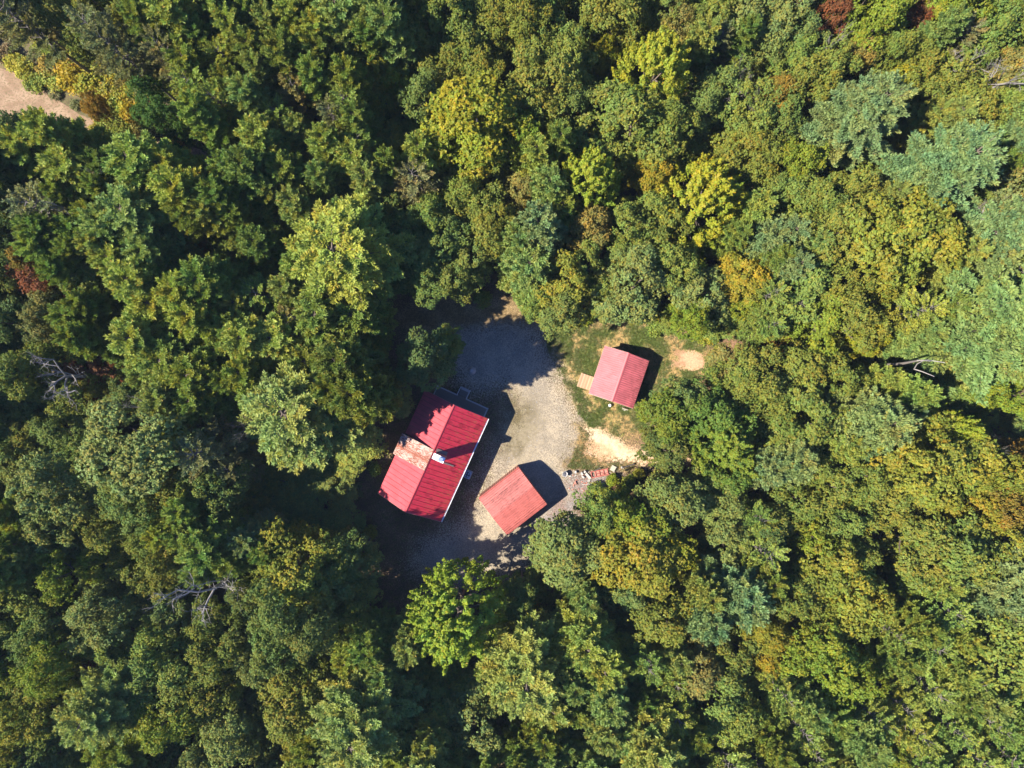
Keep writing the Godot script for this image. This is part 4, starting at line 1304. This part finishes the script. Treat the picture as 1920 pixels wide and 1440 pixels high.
	grow("S", "y", [1150,902,15, 1120,917,16, 1138,925,14, 1745,552,22, 1165,930,15, 1245,600,22, 1050,470,26, 1100,595,20, 1075,600,18])
	grow("S", "g", [1180,905,16, 1200,890,14, 905,560,20, 1350,660,16, 1230,615,20, 700,880,18, 640,890,22, 690,1000,18, 1000,1080,20, 990,1140,26, 950,1110,20, 745,1180,24, 905,1240,24, 300,165,26, 60,150,24])

# low trees wherever the canopy above leaves a hole
func fill_gaps() -> void:
	rng.seed = 515
	var extra := []
	for j in 48:
		for i in 64:
			var px := i * 30.0 + 15.0 + rng.randf_range(-14, 14)
			var py := j * 30.0 + 15.0 + rng.randf_range(-14, 14)
			var p := at(px, py)
			if not in_forest(p.x, p.z) or not in_forest(p.x + 1.5, p.z) or not in_forest(p.x - 1.5, p.z) or not in_forest(p.x, p.z + 1.5) or not in_forest(p.x, p.z - 1.5):
				continue
			if edge_distance(P_DIRT, Vector2(p.x, p.z)) > -3.2:
				continue
			var q := Vector2(px, py)
			var free := true
			var near := {}
			var far := 1e9
			for g in grown:
				var d := Vector2(g.x, g.y).distance_to(q)
				if d < g.r * (0.66 if g.kind in ["P", "V"] else (0.7 if g.kind == "D" else (0.74 if px < 900.0 else 0.84))) + 4.0:
					free = false
					break
				if d < far and g.kind != "S":
					far = d
					near = g
			for e in extra:
				if Vector2(e[0], e[1]).distance_to(q) < 40.0:
					free = false
			if free and not near.is_empty():
				extra.append([px, py, rng.randf_range(30, 42), near.tint, near.kind])
	for e in extra:
		var t: String = e[3]
		if t in ["q", "r", "n", "w", "t", "c"]:
			t = ["o", "g", "l", "s"][int(e[0]) % 4]
		var tall: bool = e[4] in ["P", "V"] and not near_clearing(e[0], e[1]) and Vector2(e[0] - 850, e[1] - 800).length() > 330.0
		grow("P" if tall else "k", (["l", "p", "g"][int(e[1]) % 3] if tall else t), [e[0], e[1], e[2]])

# woods that go on beyond the picture
func build_far_wood() -> void:
	rng.seed = 909
	var sets := [["K", "o", 0], ["K", "g", 3], ["P", "g", 1], ["K", "y", 5], ["P", "l", 4]]
	for q in sets:
		var list := []
		for i in 420:
			var x := rng.randf_range(-130, 130)
			var z := rng.randf_range(-120, 120)
			if absf(x) < 51.0 and absf(z) < 39.5:
				continue
			if z > -44.0 and z < -22.0 and x < -45.0:
				continue
			var s := rng.randf_range(0.75, 1.15)
			var t := rng.randf_range(0.75, 1.1)
			list.append([Transform3D(spin(Vector3(s, s * rng.randf_range(0.85, 1.05), s)), Vector3(x, 0, z)), Color(t, t, t)])
		scatter("surrounding_forest", species[q[0]][q[2]][0], leaf_mat(q[1]), list, "mixed forest that continues beyond the edges of the frame, " + tints[q[1]][1] + " " + kinds[q[0]][1] + "s", "forest")

func _ready() -> void:
	# camera
	var cam := Camera3D.new()
	cam.name = "camera"
	cam.fov = rad_to_deg(2.0 * atan(HALF_TAN))
	cam.near = 1.0
	cam.far = 1500.0
	add_child(cam)
	cam.position = Vector3(0, CAM_H, 0)
	cam.rotation = Vector3(-PI / 2, 0, 0)
	# sky
	var sky_m := ProceduralSkyMaterial.new()
	sky_m.sky_top_color = Color(0.24, 0.38, 0.66)
	sky_m.sky_horizon_color = Color(0.55, 0.66, 0.78)
	sky_m.sky_curve = 0.12
	sky_m.ground_bottom_color = Color(0.1, 0.11, 0.07)
	sky_m.ground_horizon_color = Color(0.35, 0.4, 0.4)
	sky_m.sky_energy_multiplier = 0.96
	var sky := Sky.new()
	sky.sky_material = sky_m
	var env := Environment.new()
	env.background_mode = Environment.BG_SKY
	env.sky = sky
	env.tonemap_mode = Environment.TONE_MAPPER_LINEAR
	env.tonemap_exposure = 2.65
	env.sdfgi_enabled = true
	env.ssao_enabled = true
	env.ssil_enabled = true
	env.fog_enabled = true
	env.fog_density = 0.00014
	env.fog_light_color = Color(0.78, 0.86, 0.95)
	var we := WorldEnvironment.new()
	we.name = "world_environment"
	we.environment = env
	add_child(we)
	# sun: low in the west-southwest of the map
	var sun := DirectionalLight3D.new()
	sun.name = "sun"
	sun.light_energy = 1.6
	sun.light_color = Color(1.0, 0.955, 0.88)
	sun.light_angular_distance = 0.5
	sun.shadow_enabled = true
	add_child(sun)
	var el := deg_to_rad(48.0)
	sun.look_at_from_position(Vector3.ZERO, Vector3(0.976 * cos(el), -sin(el), -0.22 * cos(el)), Vector3.UP)

	bark = mat("bark", lin(0.12, 0.095, 0.075), 0.95)
	grey_bark = mat("grey_bark", lin(0.15, 0.135, 0.125), 0.9)
	white_bark = mat("white_bark", lin(0.25, 0.235, 0.22), 0.85)
	build_ground()
	build_cabin()
	build_garage()
	build_shed()
	make_species()
	build_wood()
	fill_gaps()
	print("trees ", grown.size())
	label_trees()
	build_far_wood()
	build_cover()
	build_clutter()
